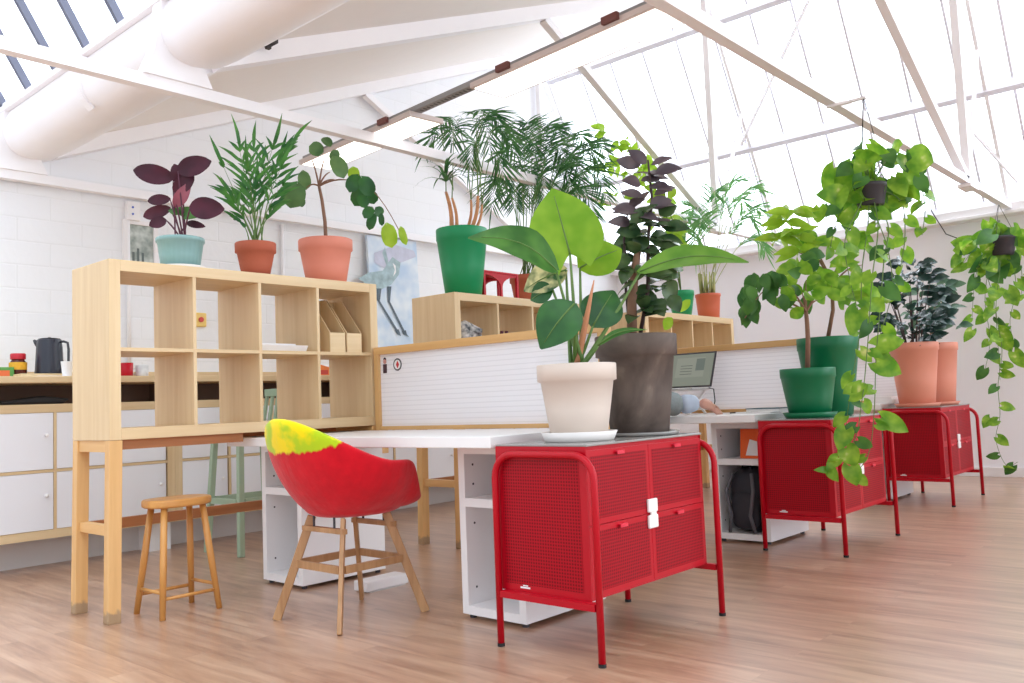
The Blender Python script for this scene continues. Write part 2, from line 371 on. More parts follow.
def single(name, mb, mat, label, cat, loc, group=None, **kw):
    """a thing made of one mesh, its origin at its base"""
    mb.org = Vector(loc); o = mb.build(name, mat, None, **kw); return tag(o, label, cat, group)
def struct(name, mb, mat, **kw):
    o = mb.build(name, mat, None, **kw); o['kind'] = 'structure'; return o
def copy_tree(o, loc=None, label=None, parent=None):
    c = o.copy(); COL.objects.link(c)
    if parent: c.parent = parent
    if loc is not None: c.location = loc
    if label: c['label'] = label
    ORG[c.name] = ORG[o.name]
    for ch in list(o.children): copy_tree(ch, parent=c)
    return c

# ------------------------------------------------------------------ the room
WX, FY = -6.25, 9.1           # left wall, far wall
SL = .41                      # rise of the solid roof slopes
VY, VZ = 2.2, 2.72            # valley
def ceil_z(y): return VZ + SL*(y-VY)
T60 = math.tan(math.radians(60))
RY = 7.63; RZ = ceil_z(RY)    # ridge
struct('floor', MB().box(WX-.3, 5, -3, FY+.3, -.08, 0), m_floor)
struct('wall_left', MB().prism([(-1, 0), (FY+.2, 0), (FY+.2, 2.55), (RY, RZ+.1), (VY, VZ+.02), (.6, 5.3), (-1, 5.3)], 0, WX-.2, WX), m_brick)
w = MB().box(WX-.2, 5, FY, FY+.2, 0, 2.42)
struct('wall_far', w, m_wall)
struct('baseboard_far', MB().box(WX, 5, FY-.02, FY, 0, .09), m_paint, bevel=.004)
w = MB().box(WX, 5, FY-.12, FY+.2, 2.42, 2.53).box(WX, 5, FY-.16, FY-.12, 2.42, 2.455)
struct('trim_1', w, m_paint, bevel=.006)
struct('ceiling', MB().prism([(VY+.1, ceil_z(VY+.1)), (RY, RZ), (RY, RZ+.12), (VY+.1, ceil_z(VY+.1)+.12)], 0, WX-.2, 5), m_ceil)
# valley gutter: a rounded trough between the near glazing and the solid slope, in bays between the trusses
prof = [(2.02, 2.915), (1.995, 2.85), (1.985, 2.78), (1.99, 2.735), (2.005, 2.695), (2.03, 2.662), (2.06, 2.64), (2.1, 2.626), (2.15, 2.62), (2.21, 2.626), (2.27, 2.642), (2.33, 2.668), (2.4, 2.715), (2.44, 2.83), (2.3, 2.915)]
g = MB()
for x0, x1 in ((WX, -4.1), (-4.0, -1.84), (-1.74, .45), (.55, 5)): g.prism(prof, 0, x0, x1)
struct('trim_2', g, m_steel, smooth='split')
struct('trim_3', MB().box(WX, 5, 1.985, 2.05, 2.917, 2.95), m_steel)
for i in range(3):
    x = (-4.95, -2.75, -.6)[i]
    g = MB().prism([(1.975, 2.94), (1.965, 2.84), (1.972, 2.73), (2.0, 2.675), (2.05, 2.622), (2.06, 2.63), (2.02, 2.7), (1.99, 2.8), (1.995, 2.88), (2.03, 2.94)], 0, x-.03, x+.03)
    struct('trim_%d' % (4+i), g, m_steel)
for i, (px, py) in enumerate(((91, 145), (268, 39))):
    P_ = V(*(onx(px, py, (-5.0, -3.5)[i])))
    d_ = ray(px, py); k_ = (ceil_z(0)-CAMH)/(d_.z-SL*d_.y); P_ = CO+d_*k_
    single('roof_clip', MB().box(P_.x-.05, P_.x+.05, P_.y-.03, P_.y+.03, P_.z-.03, P_.z+.02).box(P_.x-.012, P_.x+.012, P_.y-.012, P_.y+.012, P_.z-.055, P_.z-.0305), plain('dark_clip%d' % i, (60, 50, 50), .6), ('small dark clip under the roof slope above the purple plant, left', 'small dark clip under the roof slope near the top, left of centre')[i], 'clip', P_)
# far glazing
def glazing(name, y0, z0, ytop, x0, x1, step, purlins, barw, matb):
    ztop = z0 + (y0-ytop)*T60
    f = MB(); x = x0
    while x < x1:
        f.bar((x, y0, z0), (x, ytop, ztop), barw, .045, (0, 1, 0)); x += step
    for z in purlins:
        y = y0-(z-z0)/T60; f.bar((x0, y-.05, z-.03), (x1, y-.05, z-.03), .06, .1, (0, .5, .86))
    fr = f.build(name, matb, None); fr['kind'] = 'structure'
    p = MB().add([(x0, y0+.01, z0), (x1, y0+.01, z0), (x1, ytop+.01, ztop), (x0, ytop+.01, ztop)], [(0, 1, 2, 3)])
    pane = p.build('pane', m_glass, fr)
    return fr
m_bar = plain('pale_glazing_bar', (226, 224, 232), .5, var=.02)
m_bar2 = plain('dark_glazing_bar', (92, 94, 112), .5, var=.02)
glazing('window_1', FY, 2.53, RY, -6.2, 5, .42, (2.56, 3.5, 4.66), .022, m_bar)
glazing('window_2', 2.04, 2.93, .62, -6.225, 5, .435, (), .03, m_bar2)
# roof trusses
def truss(x, label):
    t = thing('roof_truss', label, 'roof truss', (x, 7.6, 2.5), 'white roof trusses')
    MB().box(x-.03, x+.03, -.6, FY-.001, 2.47, 2.53).build('bottom_chord', m_steel, t)
    MB().bar((x, 2.3, ceil_z(2.3)-.055), (x, RY-.03, RZ-.065), .11, .1, (0, 0, 1)).build('top_chord', m_steel, t)
    MB().bar((x, 5.05, ceil_z(5.05)-.1), (x, 7.56, 2.52), .06, .06, (0, 0, 1)).build('diagonal', m_steel, t)
    MB().bar((x, 7.62, 2.53), (x, 7.62, RZ-.08), .06, .06).build('post', m_steel, t)
    MB().bar((x, FY-.1, 2.55), (x, RY+.06, RZ-.12), .03, .05, (0, 1, 0)).build('rafter', m_steel, t)
    MB().bar((x, 7.66, 2.55), (x, 8.3, 3.82), .028, .028, (1, 0, 0)).build('diagonal', m_steel, t)
    MB().prism([(1.9, 2.53), (2.26, 2.53), (2.2, 2.66), (2.12, 2.98), (2.0, 2.98), (1.955, 2.66)], 0, x-.045, x+.045).build('bracket', m_steel, t)
    MB().box(x-.05, x+.05, 7.5, 7.74, 2.44, 2.465).build('gusset', m_steel, t)
truss(WX+.06, 'white roof truss running along the left wall above the brick')
truss(-4.03, 'white roof truss passing over the birch bookcases with the plants on top')
truss(-1.79, 'white roof truss passing over the red cabinets and hanging plants')
# bracing rods in the plane of the glazing
for (a, b, lab) in (((741, 145), (809, 0), 'thin white bracing rod slanting across the far skylight, upper right'), ((968, 126), (1018, 182), 'thin white bracing rod low on the far skylight beside the right roof truss')):
    def gp(px, py):
        d = ray(px, py); n = V(0, math.sin(PI/3), math.cos(PI/3)); p0 = V(0, FY-.1, 2.5); return CO + d*(n.dot(p0-CO)/n.dot(d))
    A, B = gp(*a), gp(*b); B2 = B
    single('bracing_rod', MB().bar(A, B2, .025), m_steel, lab, 'rod', A)

# ------------------------------------------------------------------ LED panels on their slotted channel
CO_L = V(-1.885, 3.134, 2.5355); CROT = (0, 0, -.085)
t = thing('cable_channel', 'grey slotted metal channel hung between the roof trusses carrying the light panels', 'channel', CO_L)
mb = MB().box(-3.0, -.004, .03, .09, .031, .035).box(-3.0, -.004, .03, .033, .0352, .06).box(-3.0, -.004, .087, .09, .0352, .06)
mb.org = V(0, 0, 0); mb.build('channel_body', m_grey, t)
mb = MB()
for k in range(60): mb.box(-1.72+k*.008, -1.72+k*.008+.005, .047, .073, .0302, .0308) if k % 4 < 2 else None
mb.org = V(0, 0, 0); mb.build('slots', m_dark, t); t.rotation_euler = CROT
def led(x0, x1, label):
    t = thing('light_panel', label, 'ceiling light', CO_L, 'flat light panels over the desks')
    mb = MB().box(x0, x1, 0, .25, 0, .03); mb.org = V(0, 0, 0); mb.build('frame', m_frame, t, bevel=.003)
    mb = MB().box(x0+.018, x1-.018, .018, .232, -.004, -.0005); mb.org = V(0, 0, 0); mb.build('diffuser', m_led, t)
    for fx in (.22, .8):
        xm = x0+(x1-x0)*fx; mb = MB().box(xm-.045, xm+.045, -.022, -.0008, .012, .045); mb.org = V(0, 0, 0); mb.build('clip', m_clip, t)
    t.rotation_euler = CROT
led(-1.22, -.0, 'lit white panel light hanging above the desk, larger one near the top centre')
led(-3.0, -1.75, 'lit white panel light above the pink pot tree, partly behind a roof truss')

# ------------------------------------------------------------------ furniture: bookcases on pine stands
BH, BX, BL, BD = .775, -3.78, 1.49, .39
def make_bookcase(y, label):
    o = V(BX, y, BH); t = thing('bookcase', label, 'bookcase', o, 'birch cube bookcases')
    x0, x1 = BX-BD, BX
    for yy in (y, y+BL-.05): MB().box(x0, x1, yy, yy+.05, BH, BH+.79).build('side_panel', m_birch['z'], t, bevel=.0015)
    for nm, z in (('bottom_panel', BH), ('top_panel', BH+.74)): MB().box(x0, x1-.0005, y+.0502, y+BL-.0502, z, z+.05).build(nm, m_birch['y'], t, bevel=.0015)
    MB().box(x0, x1-.002, y+.0502, y+BL-.0502, BH+.387, BH+.403).build('shelf', m_birch['y'], t)
    for i in (1, 2, 3):
        yy = y+.05+i*.3475-.008
        for z0, z1 in ((BH+.0502, BH+.3868), (BH+.4032, BH+.7398)): MB().box(x0, x1-.003, yy, yy+.016, z0, z1).build('divider', m_birch['z'], t)
    return t
def make_stand(y, label):
    o = V(BX-BD/2, y+BL/2, 0); t = thing('bookcase_stand', label, 'stand', o, 'pine stands under the bookcases')
    top = BH-.001
    for sx, x in ((-1, BX-BD+.026), (1, BX-.026)):
        for sy, yy in ((-1, y+.028), (1, y+BL-.028)):
            MB().bar((x, yy+sy*.012, 0), (x, yy, top), .05, .056, (0, 1, 0)).build('leg', m_leg, t, bevel=.003)
    for yy in (y+.028, y+BL-.028):
        MB().box(BX-BD+.052, BX-.052, yy-.02, yy+.02, top-.05, top).build('top_rail', m_pine['x'], t)
        MB().box(BX-BD+.052, BX-.052, yy-.018, yy+.018, .364, .407).build('cross_bar', m_pine['x'], t)
    MB().box(BX-.06, BX-.03, y+.057, y+.655, top-.042, top).build('long_rail', m_board, t)
    MB().box(BX-BD+.03, BX-BD+.06, y+.057, y+BL-.057, top-.05, top).build('long_rail', m_board, t)
    MB().box(BX-BD+.01, BX-BD+.04, y+.057, y+BL-.057, .355, .402).build('stretcher', m_board, t)
    return t
B1Y, B2Y, B3Y = 1.637, 3.74, 5.87
bc = make_bookcase(B1Y, 'birch cube bookcase nearest the camera, with teal, terracotta and pink pots on top')
copy_tree(bc, V(BX, B2Y, BH), 'birch cube bookcase behind the first white desk screen, with tall green pot on top')
copy_tree(bc, V(BX, B3Y, BH), 'farthest birch cube bookcase, holding the small orange pot palm, above the laptop')
st = make_stand(B1Y, 'pine stand with grey stained feet under the nearest birch bookcase')
copy_tree(st, V(BX-BD/2, B2Y+BL/2, 0), 'pine stand seen under the desk between the red chair and white pedestal')
copy_tree(st, V(BX-BD/2, B3Y+BL/2, 0), 'pine stand under the farthest birch bookcase')
# magazine files in the top right cubby
for i in range(2):
    y0 = B1Y+.05+3*.3475+.085+i*.112; z0 = BH+.4035; x1 = BX-.02
    lab = ('light birch magazine file on the bookcase, left one beside the divider', 'light birch magazine file on the bookcase, right one by the end panel')[i]
    t = thing('magazine_file', lab, 'magazine file', (x1-.13, y0+.05, z0), 'magazine files in the bookcase')
    side = [(x1, z0), (x1, z0+.105), (x1-.17, z0+.305), (x1-.25, z0+.305), (x1-.25, z0)]
    for yy in (y0, y0+.097):
        MB().add([(p[0], yy, p[1]) for p in side]+[(p[0], yy+.004, p[1]) for p in side], [(0, 1, 2, 3, 4), (9, 8, 7, 6, 5)]+[(i2, 5+i2, 5+(i2+1) % 5, (i2+1) % 5) for i2 in range(5)]).build('side_panel', m_birch['z'], t)
    MB().box(x1-.004, x1, y0+.0042, y0+.0968, z0, z0+.105).build('front_panel', m_birch['y'], t)
    MB().box(x1-.25, x1-.246, y0+.0042, y0+.0968, z0, z0+.305).build('back_panel', m_birch['z'], t)
    MB().box(x1-.2458, x1-.0042, y0+.0042, y0+.0968, z0, z0+.004).build('bottom_panel', m_birch['y'], t)
# white plastic tray lying in the third cubby
mb = MB(); z0 = BH+.4035; ya = B1Y+.05+2*.3475+.02
mb.prism([(BX-.33, z0), (BX-.05, z0), (BX-.03, z0+.03), (BX-.035, z0+.032), (BX-.054, z0+.006), (BX-.326, z0+.006), (BX-.345, z0+.032), (BX-.35, z0+.03)], 1, ya, ya+.28)
mb.prism([(BX-.32, z0+.012), (BX-.09, z0+.012), (BX-.1, z0+.045), (BX-.31, z0+.045)], 1, ya+.03, ya+.25)
single('plastic_tray', mb, plain('frosted_plastic', (240, 240, 244), .3, var=.02), 'frosted white plastic tray lying in the third upper cubby of the bookcase', 'tray', (BX-.19, ya+.14, z0))
# things kept in the middle bookcase
y0 = B2Y+.05; z0 = BH+.4035
mb = MB()
for k in range(5):
    a = [(BX-.06-.02*k, y0+.05+.05*math.sin(k), z0+.03+.032*k), (BX-.09, y0+.12, z0+.06+.032*k), (BX-.12+.02*k, y0+.26-.01*k, z0+.03+.03*k)]
    mb.tube(a, [.022, .04, .02], 10)
mb.v = [V(p.x, p.y, max(p.z, z0)) for p in mb.v]
single('cloth_bundle', mb, leafmat('grey_white_cloth', (90, 92, 98), (225, 222, 218), .05, .9, 25), 'crumpled grey and white cloth in the cubby of the middle bookcase', 'cloth', (BX-.09, y0+.14, z0), smooth=True)
for i in range(2):
    yy = y0+.3475+.08+i*.045
    single('dark_bottle', MB().lathe([(.017, z0), (.02, z0+.01), (.02, z0+.13), (.012, z0+.15), (.012, z0+.165)], (BX-.05, yy, 0), 14), m_pstem, ('small dark purple bottle in the middle bookcase, left of the pair', 'small dark purple bottle in the middle bookcase, right of the pair')[i], 'bottle', (BX-.05, yy, z0), 'dark bottles in the middle bookcase', smooth=True)

# ------------------------------------------------------------------ kitchen counter along the left wall
SX = -5.5
def storage_unit(y, label):
    t = thing('storage_unit', label, 'cabinet', (SX, y, .18), 'low cabinets with white doors along the wall')
    x0, x1 = SX-.39, SX; z0 = .18
    for yy in (y, y+BL-.05): MB().box(x0, x1, yy, yy+.05, z0, z0+.79).build('side_panel', m_birch['z'], t)
    for nm, z in (('bottom_panel', z0), ('top_panel', z0+.74)): MB().box(x0, x1, y+.0502, y+BL-.0502, z, z+.05).build(nm, m_birch['y'], t)
    MB().box(x0, x1, y+.0502, y+BL-.0502, z0+.387, z0+.403).build('shelf', m_birch['y'], t)
    for i in (1, 2, 3):
        yy = y+.05+i*.3475-.008
        MB().box(x0, x1, yy, yy+.016, z0+.0502, z0+.3868).build('divider', m_birch['z'], t)
        MB().box(x0, x1, yy, yy+.016, z0+.4032, z0+.7398).build('divider', m_birch['z'], t)
    for i in range(4):
        for za in (z0+.052, z0+.405):
            ya = y+.05+i*.3475+.0095 if i else y+.052
            d = MB().box(x1-.02, x1-.002, ya, ya+.328, za, za+.333).build('door', m_door, t, bevel=.002)
            kz = za+.2; ky = ya+.285
            MB().tube([(x1-.003, ky, kz), (x1+.012, ky, kz), (x1+.013, ky, kz), (x1+.024, ky, kz)], [.005, .005, .012, .01], 10).build('knob', m_lockm, d, smooth=True)
    return t
labs = ['white door cabinet row under the worktop at the left edge, below the kettle', 'white door cabinet row behind the wooden stool and near bookcase', 'white door cabinet row behind the red felt chair', 'white door cabinet row at the far end of the wall, beyond the desk']
u = None
for i, l in enumerate(labs):
    y = 1.315+i*1.4915
    if u is None: u = storage_unit(y, l)
    else: copy_tree(u, V(SX, y, .18), l)
single('plinth', MB().box(-5.9, -5.72, 1.3, 7.28, 0, .179), m_plinth, 'pale grey plinth under the row of white door cabinets', 'plinth', (-5.8, 4.3, 0))
single('support_panel', MB().box(-5.72, -5.56, 2.66, 2.8, 0, .178), m_white, 'short white support panel on the floor under the cabinets behind the stool', 'panel', (-5.64, 2.73, 0))
t = thing('worktop', 'long birch worktop along the brick wall over the white door cabinets', 'worktop', (-5.8, 4.3, .972))
MB().box(WX+.002, -5.42, 1.0, 7.4, 1.093, 1.133).build('slab', m_birch['y'], t, bevel=.004)
MB().box(WX+.002, WX+.022, 1.0, 7.4, 1.1332, 1.2).build('upstand', m_birch['y'], t)
MB().box(-5.84, -5.82, 1.02, 7.38, .972, 1.0928).build('back_board', m_brown, t)
for yy in (1.316, 2.8, 4.29, 5.78, 7.24): MB().box(-5.82, -5.5, yy-.01, yy+.02, .972, 1.0928).build('spacer', m_brown, t)
WZ = 1.1335
# kettle
ya, yb = onx(12, 370, -5.86).y, onx(72, 370, -5.86).y
single('chopping_board', MB().box(-6.02, -5.72, ya, yb, WZ, WZ+.03), m_birch['y'], 'wooden chopping board on the worktop carrying the kettle', 'board', (-5.87, (ya+yb)/2, WZ), bevel=.004)
WB = WZ+.0305
P = onx(49.5, 368, -5.86); c = V(-5.86, P.y, WB)
t = thing('kettle', 'dark grey ribbed jug kettle standing on the worktop by the brick wall', 'kettle', c)
MB().lathe([(.083, 0), (.085, .01), (.082, .03), (.075, .17), (.07, .218), (.067, .223), (.06, .223)], c, 40, wave=(14, .018)).build('body', plain('kettle_black', (40, 42, 54), .3, var=.1), t, smooth=True)
MB().lathe([(.06, .2235), (.063, .227), (.045, .231), (.01, .232), (.01, .237)], c, 28).build('lid', m_black, t, smooth=True)
sd = V(.748, .664, 0)
MB().tube([c-sd*.06+V(0, 0, .18), c-sd*.082+V(0, 0, .205), c-sd*.1+V(0, 0, .222)], [.022, .017, .007], 10).build('spout', m_dark, t, smooth=True)
MB().tube([c+sd*.062+V(0, 0, .205), c+sd*.09+V(0, 0, .207), c+sd*.116+V(0, 0, .198), c+sd*.122+V(0, 0, .155), c+sd*.121+V(0, 0, .06), c+sd*.112+V(0, 0, .03), c+sd*.078+V(0, 0, .028)], .008, 8).build('handle', m_dark, t, smooth=True)
# coffee jar
P = onx(18, 369, -5.9); c = V(-5.9, P.y, WB)
t = thing('coffee_jar', 'instant coffee jar with red lid and yellow label beside the kettle', 'jar', c)
MB().lathe([(.046, 0), (.05, .006), (.05, .07), (.036, .092), (.036, .096)], c, 24).build('glass_jar', plain('coffee_glass', (84, 26, 22), .2), t, smooth=True)
MB().lathe([(.043, .0962), (.044, .1), (.044, .128), (.04, .133)], c, 24).build('lid', plain('red_lid', (190, 24, 44), .4), t, smooth=True)
MB().lathe([(.0505, .03), (.0508, .032), (.0508, .075), (.0505, .077)], c, 24).build('paper_label', plain('yellow_label', (232, 170, 40), .6, var=.3, vscale=40), t, smooth=True)
P = onx(2, 371, -5.88)
t = thing('tea_carton', 'small green and orange carton on the worktop at the left edge', 'box', (-5.88, P.y, WZ))
MB().box(-5.92, -5.84, P.y-.06, P.y+.055, WZ, WZ+.075).build('carton', plain('carton_green', (86, 150, 70), .5), t, bevel=.002)
MB().box(-5.8398, -5.8392, P.y-.03, P.y+.03, WZ+.02, WZ+.055).build('printed_panel', plain('carton_orange', (226, 110, 60), .5), t)
y = onx(30, 374, -5.6).y
mb = MB().box(-5.75, -5.5, y-.12, y+.2, WZ, WZ+.003).box(-5.68, -5.52, y+.02, y+.16, WZ+.0032, WZ+.006)
single('paper_sheets', mb, m_white, 'white paper sheets lying on the worktop in front of the kettle', 'paper', (-5.62, y+.04, WZ))
y = onx(67, 370, -5.55).y
single('paper_cup', MB().lathe([(.024, 0), (.026, .004), (.034, .09), (.036, .094), (.032, .092), (.023, .006)], (-5.55, y, WZ), 20), m_white, 'white paper cup on the worktop edge just left of the bookcase', 'cup', (-5.55, y, WZ), smooth=True)
y = onx(126, 376, -5.75).y
c = V(-5.75, y, WZ); t = thing('mug', 'red mug on the worktop seen through the lower left cubby', 'mug', c, 'mugs on the worktop')
MB().lathe([(.038, 0), (.043, .005), (.045, .1), (.04, .1), (.038, .01)], c, 24).build('cup', m_red, t, smooth=True)
MB().tube([c-sd*.04+V(0, 0, .08), c-sd*.07+V(0, 0, .075), c-sd*.075+V(0, 0, .045), c-sd*.042+V(0, 0, .025)], .006, 8).build('handle', m_red, t, smooth=True)
y = onx(142, 375, -5.75).y
c = V(-5.75, y, WZ); t = thing('mug', 'white patterned mug right of the red mug on the worktop', 'mug', c, 'mugs on the worktop')
MB().lathe([(.036, 0), (.04, .005), (.042, .085), (.037, .085), (.035, .01)], c, 24).build('cup', plain('patterned_glaze', (226, 222, 222), .3, var=.5, vscale=22), t, smooth=True)
MB().tube([c-sd*.037+V(0, 0, .068), c-sd*.065+V(0, 0, .064), c-sd*.07+V(0, 0, .038), c-sd*.039+V(0, 0, .022)], .005, 8).build('handle', m_white, t, smooth=True)
y = onx(320, 376, -5.75).y
t = thing('food_packet', 'orange and yellow packet on the worktop seen through the third lower cubby', 'packet', (-5.75, y, WZ))
MB().prism([(y-.1, WZ), (y+.1, WZ), (y+.085, WZ+.075), (y-.02, WZ+.1), (y-.09, WZ+.07)], 0, -5.79, -5.71).build('packet_body', plain('packet_orange', (224, 120, 48), .4, var=.3, vscale=18), t, bevel=.01)
MB().box(-5.7098, -5.709, y-.05, y+.05, WZ+.02, WZ+.055).build('printed_panel', plain('packet_red', (196, 60, 44), .5), t)
y = onx(30, 397, -5.6).y
single('black_tray', MB().prism([(y-.16, .9725), (y+.16, .9725), (y+.2, 1.0), (y+.05, 1.02), (y-.05, 1.005), (y-.2, .99)], 0, -5.78, -5.52), m_black, 'black bag lying in the dark gap under the worktop at the left', 'bag', (-5.65, y, .9725), bevel=.012)
# yellow switch plate on the wall
P = onx(199, 320, WX)
t = thing('fire_call_point', 'yellow wall switch with a red button seen through the upper cubby', 'switch', (WX, P.y, P.z))
MB().box(WX+.0005, WX+.03, P.y-.05, P.y+.05, P.z-.055, P.z+.055).build('plate', plain('yellow_plastic', (236, 200, 110), .4, var=.02), t, bevel=.01)
MB().tube([(WX+.0302, P.y, P.z), (WX+.04, P.y, P.z)], .02, 16).build('button', plain('red_button', (206, 60, 50), .4), t)

# pictures and pipes on the left wall
A, B = onx(371, 236, -6.13), onx(420, 245, -6.13)
ya, yb, zt, zb = A.y, B.y, A.z+.02, 1.1335
t = thing('bird_picture', 'tall pale blue picture of a long legged bird leaning on the wall behind the bookcases', 'picture', (-6.13, (ya+yb)/2, zb))
def tilt(y, z, d=0): return V(-6.12-(z-zb)*.05+d, y, z)
m_canvas = leafmat('pale_blue_canvas', (190, 210, 232), (226, 234, 242), 0, .8, 5)
m_ink = plain('blue_grey_ink', (96, 110, 122), .8, var=.3, vscale=20)
vs = []
for d in (0, -.03): vs += [tilt(ya, zb, d), tilt(yb, zb, d), tilt(yb, zt, d), tilt(ya, zt, d)]
MB().add(vs, [(0, 1, 2, 3), (7, 6, 5, 4), (0, 4, 5, 1), (1, 5, 6, 2), (2, 6, 7, 3), (3, 7, 4, 0)]).build('canvas', m_canvas, t)
pl = lambda px, py: (lambda q: tilt(q.y, q.z, .004))(onx(px, py, -6.12))
def ink(polys, nm, mat, off=0):
    mb = MB()
    for poly in polys:
        pts = [pl(*p)+V(off, 0, 0) for p in poly]; mb.add(pts, [tuple(range(len(pts)))])
    return mb.build(nm, mat, t)
m_ink2 = plain('pale_green_wash', (164, 186, 192), .8, var=.5, vscale=18); m_ink3 = plain('pale_violet_wash', (198, 200, 218), .8, var=.2, vscale=14)
ink([[(378, 252), (400, 244), (418, 250), (420, 256), (404, 262), (392, 270), (378, 262)]], 'wing_wash', m_ink3)
ink([[(361, 278), (372, 272), (386, 270), (396, 256), (404, 262), (402, 274), (394, 284), (382, 290), (370, 284)], [(386, 252), (389, 246), (392, 262), (390, 266)]], 'bird_body', m_ink2, .001)
ink([[(396, 262), (399, 265), (399, 272), (396, 276), (398, 269)]], 'bird_eye_ring', m_white, .002)
ink([[(379, 288), (384, 288), (382, 301), (379, 300)], [(390, 286), (394, 286), (392, 302), (390, 302)], [(379, 299), (381, 299), (399, 330), (397, 331)], [(390, 301), (392, 301), (406, 331), (404, 332)], [(396, 330), (400, 329), (402, 336), (398, 334)], [(403, 331), (407, 330), (408, 334), (410, 337), (404, 334)]], 'bird_legs', m_ink, .002)
P, Q = onx(122, 266, WX), onx(156, 224, WX)
t = thing('framed_print', 'small framed grey print on the wall behind the purple plant', 'picture', (WX, (P.y+Q.y)/2, P.z))
y0, y1, z0, z1 = P.y, Q.y, P.z-.06, Q.z
f = MB()
for a in ((y0, y0+.03, z0, z1), (y1-.03, y1, z0, z1), (y0+.03, y1-.03, z0, z0+.03), (y0+.03, y1-.03, z1-.03, z1)): f.box(WX+.001, WX+.03, a[0], a[1], a[2], a[3])
f.build('frame', m_paint, t)
MB().box(WX+.001, WX+.012, y0+.03, y1-.03, z0+.03, z1-.03).build('print', leafmat('grey_print', (146, 156, 150), (206, 212, 206), 0, .6, 14), t)
mb = MB()
for k in range(3): mb.box(WX+.0122, WX+.0126, y0+.07+k*.035, y0+.088+k*.035, z0+.05, z0+.17+.03*(k % 2))
mb.build('print_figures', plain('grey_ink', (100, 110, 108), .7, var=.3, vscale=30), t)
P = onx(131, 212, WX)
t = thing('junction_box', 'white wall box with two small blue lamps above the framed print', 'junction box', (WX, P.y, P.z))
MB().box(WX+.001, WX+.05, P.y-.05, P.y+.05, P.z-.07, P.z+.07).build('case', m_paint, t, bevel=.006)
for k in (-.025, .025): MB().tube([(WX+.0505, P.y-.01, P.z+k), (WX+.055, P.y-.01, P.z+k)], .008, 10).build('lamp', plain('blue_lamp', (70, 96, 190), .3), t)
for px, lab in ((127, 'white conduit pipe running down the brick wall left of the framed print'), (281, 'white conduit pipe running down the wall right of the terracotta palm')):
    P = onx(px, 250, WX)
    single('conduit_pipe', MB().tube([(WX+.02, P.y, 1.205), (WX+.02, P.y, 2.45)], .014, 10), m_steel, lab, 'pipe', (WX+.02, P.y, 1.205), 'conduit pipes on the left wall', smooth=True)

# ------------------------------------------------------------------ desks, screens, pedestals
DZ = .748
def make_desk(y, x0, x1, label):
    t = thing('desk', label, 'desk', ((x0+x1)/2, y, 0), 'white desks')
    MB().box(x0, x1, y, y+.705, DZ-.044, DZ).build('slab', m_white, t, bevel=.003)
    for x in (x0+.1, x1-.13): MB().box(x-.02, x+.02, y+.655, y+.695, 0, DZ-.0445).build('leg', m_white, t)
    return t
make_desk(2.35, -4.06, -2.212, 'white desk in front of the red felt chair, reaching the nearest red cabinet')
make_desk(4.56, -3.72, -2.245, 'white desk carrying the laptop, beyond the nearest red cabinet')
make_desk(6.8, -3.72, -2.315, 'white desk farthest away, beside the third red cabinet')
def make_screen(y, label):
    t = thing('desk_screen', label, 'desk screen', (-3.0, y, 0), 'ribbed desk screens in wood frames')
    x0, x1 = -3.765, -2.2
    MB().box(x0, x1, y-.03, y+.03, 1.162, 1.203).build('top_rail', m_pine['x'], t, bevel=.002)
    MB().box(x0+.04, x1-.04, y-.03, y+.03, .7485, .768).build('bottom_rail', m_pine['x'], t, bevel=.002)
    for xa in (x0, x1-.035): MB().box(xa, xa+.035, y-.029, y+.029, .62, 1.1615).build('post', m_pine['z'], t)
    MB().box(x0+.036, x1-.036, y-.012, y+.0, .7685, 1.1615).build('panel', m_sheet, t)
    return t
s1 = make_screen(3.11, 'white ribbed desk screen with wooden rails right of the nearest bookcase')
copy_tree(s1, V(-3.0, 5.34, 0), 'white ribbed desk screen with wooden rails behind the laptop')
copy_tree(s1, V(-3.0, 7.63, 0), 'farthest white ribbed desk screen, behind the pothos vines')
# stickers on the first screen
for i, (px, py, c, lab) in enumerate(((385, 366, (150, 60, 60), 'small dark figure sticker on the first desk screen'), (397.5, 364.5, (200, 60, 60), 'round black, white and red badge sticker on the first desk screen'))):
    P = ony(px, py, 3.097); t = thing('sticker', lab, 'sticker', P)
    if i == 0:
        MB().box(P.x-.016, P.x+.016, 3.0955, 3.0975, P.z-.04, P.z+.01).build('coat', plain('dark_ink', (70, 44, 52), .6, var=.3, vscale=60), t, bevel=.003)
        MB().tube([(P.x, 3.0975, P.z+.024), (P.x, 3.0955, P.z+.024)], .013, 14).build('head', plain('skin_ink', (206, 150, 140), .6), t)
        MB().tube([(P.x, 3.0976, P.z+.036), (P.x, 3.0956, P.z+.036)], .011, 14).build('hat', m_black, t)
    else:
        MB().tube([(P.x, 3.0975, P.z), (P.x, 3.096, P.z)], .034, 24).build('disc', m_dark, t)
        MB().tube([(P.x, 3.0958, P.z), (P.x, 3.095, P.z)], .026, 24).build('white_ring', m_white, t)
        MB().add([(P.x+.002, 3.0945, P.z-.022), (P.x+.016, 3.0945, P.z), (P.x+.002, 3.0945, P.z+.022), (P.x-.01, 3.0945, P.z)], [(0, 1, 2, 3)]).build('red_mark', plain('red_ink', (206, 50, 56), .6), t)
